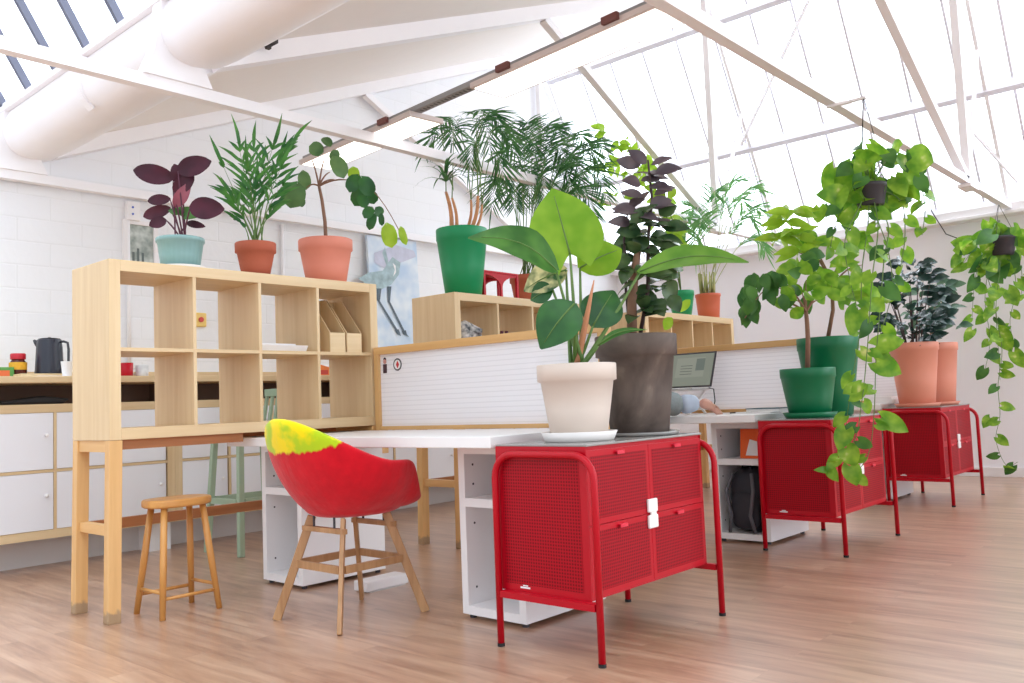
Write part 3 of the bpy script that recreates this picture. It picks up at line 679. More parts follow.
def make_pedestal(x, y, label):
    t = thing('pedestal', label, 'pedestal', (x, y, 0), 'open white desk pedestals')
    w, dp, h, b = .345, .52, DZ-.046, .035; z0 = .018
    for xa in (x, x+w-b): MB().box(xa, xa+b, y, y+dp, z0, h).build('side_panel', m_white, t, bevel=.001)
    for nm, za in (('bottom_panel', z0), ('shelf', .452), ('top_panel', h-b)): MB().box(x+b+.0002, x+w-b-.0002, y, y+dp, za, za+b).build(nm, m_white, t)
    MB().box(x+b+.0002, x+w-b-.0002, y+dp-.012, y+dp-.002, z0+b, h-b).build('back_panel', m_white, t)
    for (xa, ya) in ((x+.03, y+.03), (x+w-.03, y+.03), (x+.03, y+dp-.03), (x+w-.03, y+dp-.03)): MB().lathe([(.014, 0), (.014, z0)], (xa, ya, 0), 10).build('foot', m_dark, t)
    mb = MB()
    for za in (.12, .38, .54, .62): mb.tube([(x+b-.0002, y+.05, za), (x+b+.0012, y+.05, za)], .005, 8)
    mb.build('peg_holes', m_dark, t)
    return t
p1 = make_pedestal(-3.985, 2.50, 'open white pedestal behind the red felt chair')
copy_tree(p1, V(-2.585, 2.545, 0), 'open white pedestal tucked against the nearest red cabinet')
copy_tree(p1, V(-2.60, 4.70, 0), 'open white pedestal holding the black backpack, beside the middle red cabinet')
copy_tree(p1, V(-2.665, 6.93, 0), 'open white pedestal below the farthest desk, beside the third red cabinet')
P = onz(357, 592, 0); Q = onz(397, 585, 0)
t = thing('cable_box', 'low white cable box on the floor right of the pedestal behind the red chair', 'cable box', (-3.34, 2.73, 0))
MB().box(-3.40, -3.30, 2.62, 2.88, .004, .052).build('case', m_white, t, bevel=.006)
MB().box(-3.402, -3.298, 2.64, 2.86, 0, .0038).build('base', m_plinth, t)
# things in and on the second desk
bx, by = -2.60+.17, 4.70
t = thing('backpack', 'black backpack standing in the open pedestal under the laptop desk', 'backpack', (bx, by+.16, .0535))
def blob(c, rx, ry, rz, n=20, m=12, pw=.7):
    mb = MB(); c = Vector(c); prof = []
    vs = []
    for i in range(m+1):
        f = PI*i/m-PI/2
        for j in range(n):
            a = 2*PI*j/n; cs = lambda q: math.copysign(abs(q)**pw, q)
            vs.append(c+V(rx*cs(math.cos(f))*cs(math.cos(a)), ry*cs(math.cos(f))*cs(math.sin(a)), rz*cs(math.sin(f))))
    fs = [(i*n+j, i*n+(j+1) % n, (i+1)*n+(j+1) % n, (i+1)*n+j) for i in range(m) for j in range(n)]
    return mb.add(vs, fs)
m_bag = plain('black_nylon', (44, 42, 50), .7, var=.3, vscale=12, bump=.2)
blob((bx, by+.16, .054+.19), .118, .13, .19).build('bag_body', m_bag, t, smooth=True)
blob((bx+.01, by+.035, .054+.13), .09, .035, .11).build('front_pocket', m_bag, t, smooth=True)
for s in (-1, 1): MB().tube([(bx+s*.06, by+.03, .40), (bx+s*.085, by-.012, .3), (bx+s*.06, by-.012, .16), (bx+s*.08, by+.0, .06)], [.011]*4, 8).build('strap', plain('grey_webbing', (96, 94, 100), .7), t, smooth=True)
MB().tube([(bx-.03, by+.1, .425), (bx-.025, by+.09, .445), (bx+.025, by+.09, .445), (bx+.03, by+.1, .425)], .007, 8).build('grab_handle', m_bag, t, smooth=True)
t = thing('leaflet', 'orange and white leaflet standing in the upper pedestal shelf', 'leaflet', (bx+.04, by+.06, .4875))
MB().add([(bx-.02, by+.06, .4875), (bx+.13, by+.04, .4875), (bx+.13, by+.06, .66), (bx-.02, by+.08, .66), (bx-.02, by+.063, .4875), (bx+.13, by+.043, .4875), (bx+.13, by+.063, .66), (bx-.02, by+.083, .66)], [(0, 1, 2, 3), (7, 6, 5, 4), (0, 4, 5, 1), (1, 5, 6, 2), (2, 6, 7, 3), (3, 7, 4, 0)]).build('sheet', plain('orange_print', (244, 104, 40), .5), t)
MB().add([(bx+.02, by+.052, .505), (bx+.125, by+.0385, .505), (bx+.125, by+.047, .58), (bx+.05, by+.053, .60)], [(0, 1, 2, 3)]).build('white_block', m_white, t)
# laptop, lifted on a small stand
LBx, LBy = -2.995, 4.98
t = thing('laptop_stand', 'white folding stand under the laptop', 'laptop stand', (LBx, LBy+.02, DZ))
for x in (LBx-.12, LBx+.14):
    MB().bar((x, LBy-.1, DZ), (x, LBy+.12, DZ+.148), .02, .008, (0, 0, 1)).build('arm', m_lockm, t)
    MB().bar((x, LBy+.02, DZ+.074), (x, LBy+.12, DZ+.004), .016, .008, (0, 0, 1)).build('prop', m_lockm, t)
MB().box(LBx-.14, LBx+.16, LBy-.1, LBy+.13, DZ+.1525, DZ+.1585).build('plate', m_lockm, t)
t = thing('laptop', 'open silver laptop with a grey page on its screen on the second desk', 'laptop', (LBx, LBy, DZ+.159))
z0 = DZ+.159
MB().box(LBx-.17, LBx+.19, LBy-.12, LBy+.12, z0, z0+.014).build('base', plain('silver_alloy', (206, 204, 204), .35, metal=.5, var=.02), t, bevel=.004)
def scr(u_, v_, d=0): return V(LBx-.17+u_*.36, LBy+.122+v_*.1-d, z0+.016+v_*.235-d*.15)
vs = [scr(*p, d) for d in (0, -.008) for p in ((0, 0), (1, 0), (1, 1), (0, 1))]
MB().add(vs, [(0, 1, 2, 3), (7, 6, 5, 4), (0, 4, 5, 1), (1, 5, 6, 2), (2, 6, 7, 3), (3, 7, 4, 0)]).build('lid', m_dark, t)
def rect(nm, u0, v0, u1, v1, d, mat): return MB().add([scr(u0, v0, d), scr(u1, v0, d), scr(u1, v1, d), scr(u0, v1, d)], [(0, 1, 2, 3)]).build(nm, mat, t)
rect('display', .03, .05, .97, .96, .001, emit('display_grey', (150, 156, 142), .5, .03))
rect('page', .2, .3, .8, .86, .0018, emit('page_grey', (164, 168, 154), .5, .03))
rect('page_picture', .62, .48, .8, .82, .0024, emit('picture_grey', (120, 130, 122), .5, .03))
for k in range(4): rect('text_line', .3, .62-.08*k, .55, .64-.08*k, .0024, emit('text_grey', (110, 116, 108), .5, .03))
MB().tube([(LBx+.188, LBy+.1, z0+.008), (LBx+.22, LBy+.1, z0+.0), (LBx+.225, LBy+.1, DZ+.08), (LBx+.2, LBy+.1, DZ+.01)], .004, 6).build('cable', m_dark, t, smooth=True)
P = ony(742, 405, 4.95)
single('phone', MB().box(P.x-.04, P.x+.12, 4.86, 4.94, DZ+.0005, DZ+.01), m_black, 'black phone lying flat on the laptop desk right of the hand', 'phone', (P.x+.04, 4.9, DZ), bevel=.003)
t = thing('notebook', 'teal notebook lying closed near the right end of the laptop desk', 'notebook', (-2.42, 5.1, DZ))
MB().box(-2.53, -2.31, 5.03, 5.2, DZ+.0005, DZ+.022).build('pages', m_white, t)
MB().box(-2.533, -2.307, 5.027, 5.203, DZ+.0222, DZ+.027).build('cover', plain('teal_cover', (20, 80, 98), .5), t)
mb = MB().box(-2.52, -2.28, 4.8, 4.98, DZ+.0005, DZ+.004).box(-2.5, -2.27, 4.83, 5.0, DZ+.0042, DZ+.01)
single('papers', mb, m_white, 'loose white papers in front of the teal notebook on the laptop desk', 'paper', (-2.4, 4.9, DZ))
mb = MB().box(-2.5, -2.27, 7.0, 7.22, DZ+.0005, DZ+.03).box(-2.52, -2.3, 7.01, 7.2, DZ+.0302, DZ+.055)
single('papers', mb, m_white, 'stack of white papers on the farthest desk beside the third red cabinet', 'paper', (-2.4, 7.1, DZ))

# ------------------------------------------------------------------ red cabinets
CW, CLN = .471, .831
def make_cabinet(x, y, label):
    t = thing('metal_cabinet', label, 'cabinet', (x, y, 0), 'red perforated metal cabinets')
    r = .0125; zb, zt = .1995, .712; bw = .413; y0, y1 = y+.032, y+CLN-.032
    for yy, s in ((y+r, 1), (y+CLN-r, -1)):
        pts = [V(x+r, yy, .012), V(x+r, yy, .60)]
        for k in range(1, 6): a = PI/2*k/6; pts.append(V(x+r+.085*(1-math.cos(a)), yy, .60+.085*math.sin(a)))
        pts.append(V(x+r+.085, yy, .685)); pts.append(V(x+CW-r-.085, yy, .685))
        for k in range(1, 6): a = PI/2*k/6; pts.append(V(x+CW-r-.085+.085*math.sin(a), yy, .60+.085*math.cos(a)))
        pts += [V(x+CW-r, yy, .60), V(x+CW-r, yy, .012)]
        MB().tube(pts, r, 12).build('end_frame', m_red, t, smooth=True)
        MB().box(x+2*r, x+CW-2*r, yy-.011, yy+.024 if s > 0 else yy+.011, .176, .199).build('frame_bar', m_red, t)
        for xx in (x+r, x+CW-r): MB().lathe([(r+.001, 0), (r+.001, .0118)], (xx, yy, 0), 12).build('foot_cap', m_black, t)
    b = MB().box(x, x+bw-.004, y0+.003, y1-.003, zb, zb+.02).box(x, x+bw-.004, y0+.003, y1-.003, zt-.02, zt).box(x, x+.004, y0+.003, y1-.003, zb+.02, zt-.02)
    b.build('carcass', m_red, t)
    for ya, yb in ((y0, y0+.003), (y1-.003, y1)):
        MB().box(x+.001, x+bw, ya, yb, zb, zt).build('end_panel', m_red, t)
        yo = ya-.0008 if ya == y0 else yb+.0008
        MB().add([(x+.03, yo, zb+.025), (x+bw-.03, yo, zb+.025), (x+bw-.03, yo, zt-.035), (x+.03, yo, zt-.035)], [(0, 1, 2, 3)]).build('perforation', m_red_end, t)
    ym = (y0+y1)/2; zm = .445
    for ya, yb in ((y0+.004, ym-.001), (ym+.001, y1-.004)):
        for za, zc in ((zb+.006, zm-.001), (zm+.001, zt-.014)):
            d = MB().box(x+bw-.0038, x+bw, ya, yb, za, zc).build('door', m_red, t, bevel=.001)
            MB().add([(x+bw+.0006, ya+.018, za+.02), (x+bw+.0006, yb-.018, za+.02), (x+bw+.0006, yb-.018, zc-.02), (x+bw+.0006, ya+.018, zc-.02)], [(0, 1, 2, 3)]).build('perforation', m_red_front, d)
            yc = (ya+yb)/2
            MB().box(x+bw+.0002, x+bw+.012, yc-.022, yc+.022, zc-.014, zc-.01).box(x+bw+.009, x+bw+.012, yc-.022, yc+.022, zc-.022, zc-.0142).build('pull_tab', plain('red_tab', (220, 40, 66), .3) if 'red_tab' not in D.materials else D.materials['red_tab'], d)
    lk = MB()
    for dz in (.03, -.028): lk.box(x+bw+.0008, x+bw+.012, ym-.03, ym+.03, zm+dz-.024, zm+dz+.024)
    lk.box(x+bw+.0008, x+bw+.009, ym-.012, ym+.026, zm-.012, zm+.02)
    lk.build('door_lock', m_lockm, t, bevel=.006)
    MB().box(x+.1, x+.145, y0-.0014, y0-.0009, zb+.012, zb+.018).box(x+.112, x+.135, y0-.0014, y0-.0009, zb+.02, zb+.024).build('maker_tag', m_white, t)
    MB().box(x-.0, x+bw+.006, y0, y1, zt+.0003, zt+.0075).build('glass_top', m_topglass, t, bevel=.0015)
    return t
c1 = make_cabinet(-2.186, 2.314, 'nearest red perforated metal cabinet, under the cream and grey pots')
copy_tree(c1, V(-2.231, 4.533, 0), 'middle red perforated metal cabinet, under the green pots')
copy_tree(c1, V(-2.301, 6.761, 0), 'farthest red perforated metal cabinet, under the salmon pots near the end wall')
CT = .712+.0078

# ------------------------------------------------------------------ chairs and stools
def felt_chair(cx, cy, rz, mat, label, cat='chair'):
    t = thing('felt_chair', label, cat, (0, 0, 0), 'felted tub chairs')
    # shell: rings from the seat centre out to the rim
    n, m = 56, 14; vs = [(0, .02, .462)]
    def rim(a):      # a=0 at the back (-y)
        c = math.cos(a)
        if c >= 0: h = .66 + .188*c**1.5
        else:
            q = min(1, max(0, (abs(a)-1.95)/.42)); h = .66-.012*(abs(a)-1.57) - (.15)*q*q*(3-2*q)
            if abs(a) > 2.37: h -= .03*(abs(a)-2.37)
        rx = .285; ry = .285 if c >= 0 else .285
        return h, rx, ry
    for i in range(1, m+1):
        f = i/m
        for j in range(n):
            a = 2*PI*j/n; a2 = a if a <= PI else a-2*PI
            h, rx, ry = rim(a2)
            g = min(1, f/.5); e_ = .56 + .2*max(0, -math.cos(a2)); k_ = max(0, (f-.5)/.5); rr = math.sin(PI/2*g)**.9*e_ if f < .5 else e_+(1-e_)*math.sin(PI/2*k_)**1.0
            zz = .45+.02*g**3 if f < .5 else .47+(h-.47)*k_**1.25
            back = -.045*max(0, math.cos(a2))*k_
            vs.append((math.sin(a2)*rx*rr, -math.cos(a2)*ry*rr+.0+back, zz))
    fs = [(0, 1+j, 1+(j+1) % n) for j in range(n)]
    fs += [(1+i*n+j, 1+(i+1)*n+j, 1+(i+1)*n+(j+1) % n, 1+i*n+(j+1) % n) for i in range(m-1) for j in range(n)]
    s = MB().add(vs, fs).build('seat_shell', mat, t, smooth=True)
    b = s.modifiers.new('thick', 'SOLIDIFY'); b.thickness = .028; b.offset = -1
    b = s.modifiers.new('soft', 'SUBSURF'); b.levels = 1; b.render_levels = 1
    ft = ((-.215, -.225), (.215, -.225), (-.215, .225), (.215, .225))
    for fx, fy in ft:
        d = V(fx, fy, 0).normalized(); top = V(fx*.5, fy*.5, .425); bot = V(fx, fy, 0)
        side = d.cross(V(0, 0, 1)).normalized()
        MB().bar(bot+V(0, 0, .0), top, .018, .036, d).build('leg', m_ash, t, bevel=.003)
    for sx, sy in ((0, -1), (0, 1)):
        yy = .225*sy*.735
        MB().box(-.215*.735+.012, .215*.735-.012, yy-.008, yy+.008, .215, .245).build('cross_bar', m_ash, t)
    for sx in (-1, 1):
        xx = .215*sx*.735
        MB().box(xx-.008, xx+.008, -.225*.735+.016, .225*.735-.016, .215, .245).build('cross_bar', m_ash, t)
    for sy in (-1, 1): MB().box(-.14, .14, sy*.13-.012, sy*.13+.012, .366, .386).build('seat_bearer', m_ash, t)
    for fx in (-.07, .07):
        for fy in (-.13, .13): MB().tube([(fx, fy, .3865), (fx, fy, .438)], .005, 6).build('bolt', m_dark, t)
    t.location = (cx, cy, 0); t.rotation_euler = (0, 0, rz)
    return t
felt_chair(-3.015, 2.31, 0, felt_mat('felt_red', (206, 8, 30), (240, 214, 10), (176, 200, 30)), 'red felt tub chair with a yellow top and wooden legs at the near desk')
felt_chair(-3.06, 4.33, 0, felt_mat('felt_green', (10, 112, 70), (10, 112, 70), (16, 124, 78)), 'dark green felt chair of the person at the laptop, behind the nearest red cabinet')
# oval stool
t = thing('oval_stool', 'small honey wood stool with an oval seat in front of the bookcase stand', 'stool', (-3.77, 1.93, 0))
n = 36; vs = []
for z, k in ((.468, .94), (.473, .99), (.48, 1), (.495, 1), (.5, .985), (.503, .95)):
    for j in range(n):
        a = 2*PI*j/n; e = lambda q: math.copysign(abs(q)**.8, q)
        vs.append((-3.77+.108*e(math.cos(a))*k, 1.93+.15*e(math.sin(a))*k, z))
fs = [(i*n+j, i*n+(j+1) % n, (i+1)*n+(j+1) % n, (i+1)*n+j) for i in range(5) for j in range(n)]+[tuple(range(n-1, -1, -1)), tuple(5*n+j for j in range(n))]
MB().add(vs, fs).build('seat', m_stool['y'], t, smooth=False)
feet = [V(-3.885, 1.795, 0), V(-3.655, 1.80, 0), V(-3.655, 2.065, 0), V(-3.885, 2.055, 0)]
tops = [V(-3.83, 1.84, .4675), V(-3.71, 1.84, .4675), V(-3.71, 2.02, .4675), V(-3.83, 2.02, .4675)]
for a, b in zip(feet, tops): MB().tube([a, a.lerp(b, .5), b], [.013, .0155, .0145], 12).build('leg', m_stool['z'], t, smooth=True)
for (i, j, z) in ((0, 1, .11), (2, 3, .11), (1, 2, .085), (0, 3, .085)):
    MB().tube([feet[i].lerp(tops[i], z/.4675), feet[j].lerp(tops[j], z/.4675)], .008, 8).build('rung', m_stool['x'], t, smooth=True)
# sage green bar chair
m_sage = plain('sage_paint', (158, 178, 152), .5, var=.04)
t = thing('bar_chair', 'sage green bar chair with a slatted back at the worktop, behind the bookcase', 'chair', (-4.98, 3.06, 0))
for fx, fy, tx, ty, h in ((-5.18, 2.85, -5.14, 2.89, .72), (-4.80, 2.86, -4.84, 2.89, .72), (-5.18, 3.28, -5.14, 3.24, .72), (-4.80, 3.28, -4.84, 3.24, .72)):
    MB().bar((fx, fy, 0), (tx, ty, h), .036, .036, (0, 1, 0)).build('leg', m_sage, t, bevel=.004)
MB().box(-5.17, -4.81, 2.86, 3.27, .7205, .755).build('seat', m_sage, t, bevel=.008)
for x in (-5.16, -4.82): MB().bar((x, 2.90, .33), (x, 3.24, .33), .028, .035).build('rail', m_sage, t)
for y in (2.868, 3.262): MB().bar((-5.14, y, .325), (-4.84, y, .325), .028, .035).build('footrest', m_sage, t)
MB().bar((-5.17, 3.29, 1.0), (-4.81, 3.29, 1.0), .03, .05).build('top_rail', m_sage, t, bevel=.004)
for k in range(6):
    x = -5.155+k*.066; MB().bar((x, 3.25, .7555), (x, 3.288, .9745), .026, .014, (0, 1, 0)).build('slat', m_sage, t)

# ------------------------------------------------------------------ plants
def nrm_cam(p, tiltup=.45, jit=.4):
    d = (CO-p).normalized(); return (d+V(0, 0, tiltup)+V(random.uniform(-jit, jit), random.uniform(-jit, jit), random.uniform(-jit, jit))).normalized()
def pot(t, c, rt, rb, h, mat, rim=.2, flare=.04, name='pot', soil=True, wave=None, nseg=40, soil_drop=.02):
    th = max(.006, rt*.06); rimh = h*rim; ri = rt*(1-flare); q = (ri-rb)
    pr = [(rb*.9, 0), (rb, .004), (rb+q*.5, (h-rimh)*.5), (ri, h-rimh), (rt*.995, h-rimh+.004), (rt, h-.004), (rt-.002, h), (rt-th, h), (rt-th-.002, h-soil_drop*.98), (rt-th-.003, h-soil_drop-.02)]
    o = MB().lathe(pr, c, nseg, wave=wave).build(name, mat, t, smooth=True)
    if soil: MB().lathe([(rt-th-.0045, h-soil_drop-.012), (rt-th-.0045, h-soil_drop), ((rt-th)*.5, h-soil_drop+.006), (.004, h-soil_drop+.008)], c, 24).build('soil', m_soil, t, smooth=True)
    return o
def saucer(t, c, r, h, mat):
    MB().lathe([(r*.86, 0), (r*.9, .001), (r, h), (r*.985, h+.001), (r*.93, h*.5), (r*.9, h*.3)], c, 40).build('saucer', mat, t, smooth=True)
def curve(a, b, sag=(0, 0, 0), n=7):
    a, b, s = Vector(a), Vector(b), Vector(sag)
    return [a.lerp(b, i/(n-1)) + s*math.sin(PI*i/(n-1)) for i in range(n)]

# --- purple plant in teal pot
bc_top = BH+.79+.0005
c = V(-3.93, 2.045, bc_top); P = Plane(c)
t = thing('potted_plant', 'purple leaved plant in a pleated teal pot on the near bookcase', 'potted plant', c)
saucer(t, c, .115, .016, m_cwhite)
pc = c+V(0, 0, .006); S = P.k
pot(t, pc, .112, .088, .15, m_teal, .16, .06, wave=(26, .006), nseg=104)
o = P(181, 233)
spec = [((173, 178), (132.5, 170), 18, .02), ((178, 171), (211, 161), 18, -.02), ((182, 184), (174, 164), 13, .03), ((190, 208), (224, 209), 20, -.05),
        ((170, 199), (147, 201), 10, -.02), ((170, 208), (142.5, 217), 12, .04), ((166, 220), (149, 225.5), 11, .05), ((187, 223), (205, 226.5), 7, .05), ((174, 192), (194, 176), 14, .0)]
for b, tp, w, off in spec:
    B_, T_ = P(*b, off), P(*tp, off+random.uniform(-.04, .04))
    MB().leaf(B_, T_, w*1.1*S, nrm_cam(B_, .15, .15), .08, .12, 'oval', 11, 7, .06).build('leaf', lf_purple, t, smooth=True)
B_ = P(174, 208, 0); MB().leaf(B_, P(192, 180, .01), 13*S, nrm_cam(B_, .1, .1), .12, .3, 'lance', 9, 5).build('leaf', lf_pinkp, t, smooth=True)
for b, tp in (((180, 214), (168, 210)), ((181, 214), (194, 208)), ((182, 216), (180, 206)), ((184, 216), (197, 217))):
    B_ = P(*b, .02); MB().leaf(B_, P(*tp, random.uniform(-.04, .06)), 9*S, nrm_cam(B_), .1, .2, 'ovate').build('leaf', lf_mid, t, smooth=True)
mb = MB()
for b, tp, w, off in spec: mb.tube(curve(V(o.x, o.y, pc.z+.12)+V(random.uniform(-.03, .03), random.uniform(-.03, .03), 0), P(*b, off), (0, 0, .01)), [.004]*6+[.002], 6)
mb.build('stems', m_pstem, t, smooth=True)

# --- palms: fronds with leaflets
def frond(mb, stem, pts, ll, lw, n=11, spread=1.0, start=.3, droop=.3):
    """pts = spine from base to tip; leaflets in pairs along it"""
    k = len(pts); L = []
    def at(u_):
        x = u_*(k-1); i = min(int(x), k-2); return pts[i].lerp(pts[i+1], x-i), (pts[i+1]-pts[i]).normalized()
    stem.tube(pts, [.004-.003*i/(k-1) for i in range(k)], 5)
    side0 = None
    for i in range(n):
        u_ = start+(1-start)*i/(n-1); p, d = at(min(u_, .999))
        s = d.cross(V(0, 0, 1))
        if s.length < .2: s = d.cross(CF)
        s.normalize(); s = (s+V(random.uniform(-.25, .25), random.uniform(-.25, .25), random.uniform(-.2, .2))).normalized()
        l = ll*(1-.55*abs(2*(u_-start)/(1-start)-.85))*random.uniform(.85, 1.1)
        for q in (-1, 1):
            tp = p + (s*q*spread + d*.75).normalized()*l + V(0, 0, -droop*l*random.uniform(.5, 1.1))
            mb.leaf(p, tp, lw, (V(0, 0, .45)+s*q*-.3+(CO-p).normalized()), .12, .1, 'lance', 5, 3)
    p, d = at(.999); mb.leaf(p, p+d*ll*.8, lw, nrm_cam(p), .1, .1, 'lance', 5, 3)
c = V(-3.93, 2.455, bc_top); P = Plane(c); S = P.k
t = thing('potted_palm', 'small palm in a terracotta pot between teal and pink pots on the near bookcase', 'potted plant', c)
saucer(t, c, .085, .012, m_terra); pc = c+V(0, 0, .004)
pot(t, pc, .104, .07, .175, m_terra, .3, .1)
mb, sm = MB(), MB()
base = P(255, 238)
for tip, mid, off, ll, n in (((224, 168), (240, 205), .0, .24, 2), ((240, 152), (248, 190), -.1, .24, 4), ((254, 152), (252, 185), .1, .24, 4), ((272, 150), (260, 190), -.15, .24, 4), ((292, 142), (268, 165), .05, .2, 6), ((280, 170), (264, 200), -.1, .22, 4), ((228, 192), (242, 210), .12, .22, 4), ((236, 204), (244, 218), -.1, .2, 4), ((276, 206), (264, 218), .1, .2, 4), ((238, 220), (248, 225), .0, .13, 3), ((282, 186), (266, 205), -.2, .2, 4), ((249, 172), (252, 200), -.2, .24, 4), ((262, 168), (257, 195), .2, .22, 4), ((256, 190), (255, 212), -.1, .22, 4), ((246, 195), (250, 214), .1, .2, 4)):
    b = V(base.x, base.y, pc.z+.15)+V(random.uniform(-.03, .03), random.uniform(-.03, .03), 0)
    a, m_, e = b, P(*mid, off*.5), P(*tip, off)
    pts = [((1-u_)**2)*a+2*u_*(1-u_)*m_+u_*u_*e for u_ in [i/8 for i in range(9)]]
    frond(mb, sm, pts, ll, .02, n, .5, .55, .2)
mb.build('fronds', lf_palm, t, smooth=True); sm.build('stems', m_stem, t, smooth=True)

# --- round-leaved tree in pink pot
c = V(-3.935, 2.9, bc_top); P = Plane(c); S = P.k
t = thing('potted_tree', 'small round leaved tree in a pink terracotta pot on the near bookcase', 'potted plant', c)
pot(t, c, .149, .108, .246, m_pink, .25, .06)
mb = MB()
tr = [P(326, 238), P(325, 222), P(322, 200), P(319, 186)]
mb.tube([V(tr[0].x, tr[0].y, c.z+.2)]+tr[1:], [.011, .01, .009, .008], 8)
for e in ((324, 160), (336, 180), (349, 180), (330, 172), (306, 188), (312, 160)): mb.tube(curve(tr[-1], P(*e, random.uniform(-.06, .06)), (0, 0, .015)), [.006, .005, .005, .004, .004, .003, .002], 6)
mb.tube(curve(P(349, 180), P(404, 240, .02), (0, 0, .09), 10), .0025, 6)
mb.build('trunk', m_bark, t, smooth=True)
groups = {lf_round: [((322, 152), (309, 146), 15), ((330, 146), (323, 137), 10), ((334, 158), (344, 178), 17), ((332, 160), (338, 150), 10), ((297, 184), (290, 208), 24), ((303, 172), (306, 190), 13), ((300, 205), (305, 200), 8)],
          lf_dark: [((358, 176), (349, 192), 15), ((362, 178), (372, 196), 16), ((364, 188), (354, 206), 16), ((370, 192), (374, 204), 13), ((360, 196), (366, 208), 11), ((372, 208), (364, 218), 11), ((376, 208), (382, 216), 11), ((374, 214), (369, 230), 10), ((381, 214), (382, 226), 6)],
          lf_lime: [((353, 168), (355, 182), 12), ((387, 225), (392, 248), 16), ((401, 228), (406, 245), 8)]}
for mt, ls in groups.items():
    mb = MB()
    for b, tp, w in ls:
        off = random.uniform(-.09, .09); B_ = P(*b, off); mb.leaf(B_, P(*tp, off+random.uniform(-.03, .03)), w*S, nrm_cam(B_, .25, .25), .1, .12, 'round')
    mb.build('foliage', mt, t, smooth=True)

# --- tall green pot with dracaenas
c = V(-3.95, 3.995, bc_top); P = Plane(c); S = P.k
t = thing('potted_palm', 'spiky leaved palm in a tall green pot on the middle bookcase', 'potted plant', c)
pot(t, c, .168, .118, .445, m_green, .17, .03)
mb, sm, lf = MB(), MB(), MB()
def tuft(lf, q, n, r, lw, droop, up=.35):
    for i in range(n):
        a = random.uniform(0, 2*PI); e = random.uniform(-.5, 1)
        d = V(math.cos(a), math.sin(a), up+e*.6).normalized(); l = r*random.uniform(.7, 1.1)
        tp = q+d*l+V(0, 0, -droop*l)
        lf.leaf(q, tp, lw, V(0, 0, 1)+d*-.2+V(.3, -.3, 0), .22, .2, 'blade', 6, 3)
z = c.z+.43; stubs = []
for b, tp, rr in ((451, (446, 192), .015), (456, (452, 198), .012), (470, (478, 196), .014), (466, (471, 200), .011), (474, (482, 205), .010)):
    q = P(b, 222); stubs.append(P(*tp, random.uniform(0, .1))); mb.tube(curve(V(c.x+(q.x-P(461, 222).x), c.y+(q.y-P(461, 222).y), z), stubs[-1], (.01, .01, 0)), [rr, rr, rr*.9, rr*.85, rr*.8, rr*.75, rr*.6], 8)
mb.build('trunks', m_bark2, t, smooth=True)
tuft(lf, P(446, 182, .05), 17, .27, .024, .05)
for si, tip, mid, off, ll, n in ((0, (425, 150), (446, 100), .25, .2, 14), (1, (452, 140), (455, 95), .3, .22, 16), (2, (500, 122), (475, 85), .35, .24, 18), (2, (515, 150), (490, 85), .3, .24, 18), (3, (440, 125), (462, 90), .45, .22, 16), (4, (505, 185), (492, 110), .25, .22, 16), (2, (480, 110), (474, 100), .5, .22, 14), (4, (470, 165), (476, 100), .2, .2, 14), (3, (490, 145), (480, 70), .45, .24, 16)):
    b = stubs[si]; m_, e = P(*mid, off*.6), P(*tip, off)
    pts = [((1-u_)**2)*b+2*u_*(1-u_)*m_+u_*u_*e for u_ in [i/9 for i in range(10)]]
    frond(lf, sm, pts, ll*1.1, .0105, n, .7, .42, .5)
sm.build('stems', m_stem, t, smooth=True); lf.build('foliage', lf_dpalm, t, smooth=True)

# --- red frame table box on the middle bookcase
A, B = onx(480, 296, -3.9), onx(515, 297, -3.9)
y0, y1 = A.y, B.y; x0, x1 = -4.05, -3.86; z0 = bc_top
t = thing('mini_table', 'small red metal table with arched legs beside the tall green pot', 'table', ((x0+x1)/2, (y0+y1)/2, z0))
MB().box(x0, x1, y0, y1, z0+.165, z0+.18).build('top', m_red, t, bevel=.004)
for xx in (x0+.01, x1-.01):
    for yy in (y0+.01, y1-.01): MB().box(xx-.009, xx+.009, yy-.009, yy+.009, z0, z0+.1648).build('leg', m_red, t)
    ym = (y0+y1)/2; w = (y1-y0)/2-.02
    pts = [(ym-.006, z0), (ym+.012, z0)]+[(ym+.012+(w-.012)*(1-math.cos(PI/2*k/6)), z0+.08+.072*math.sin(PI/2*k/6)) for k in range(7)]+[(ym+w, z0+.1648), (ym-w, z0+.1648)]+[(ym-.006-(w-.006)*(1-math.cos(PI/2*k/6)), z0+.08+.072*math.sin(PI/2*k/6)) for k in range(6, -1, -1)]
    MB().prism(pts, 0, xx-.006, xx+.006).build('arch', m_red, t)
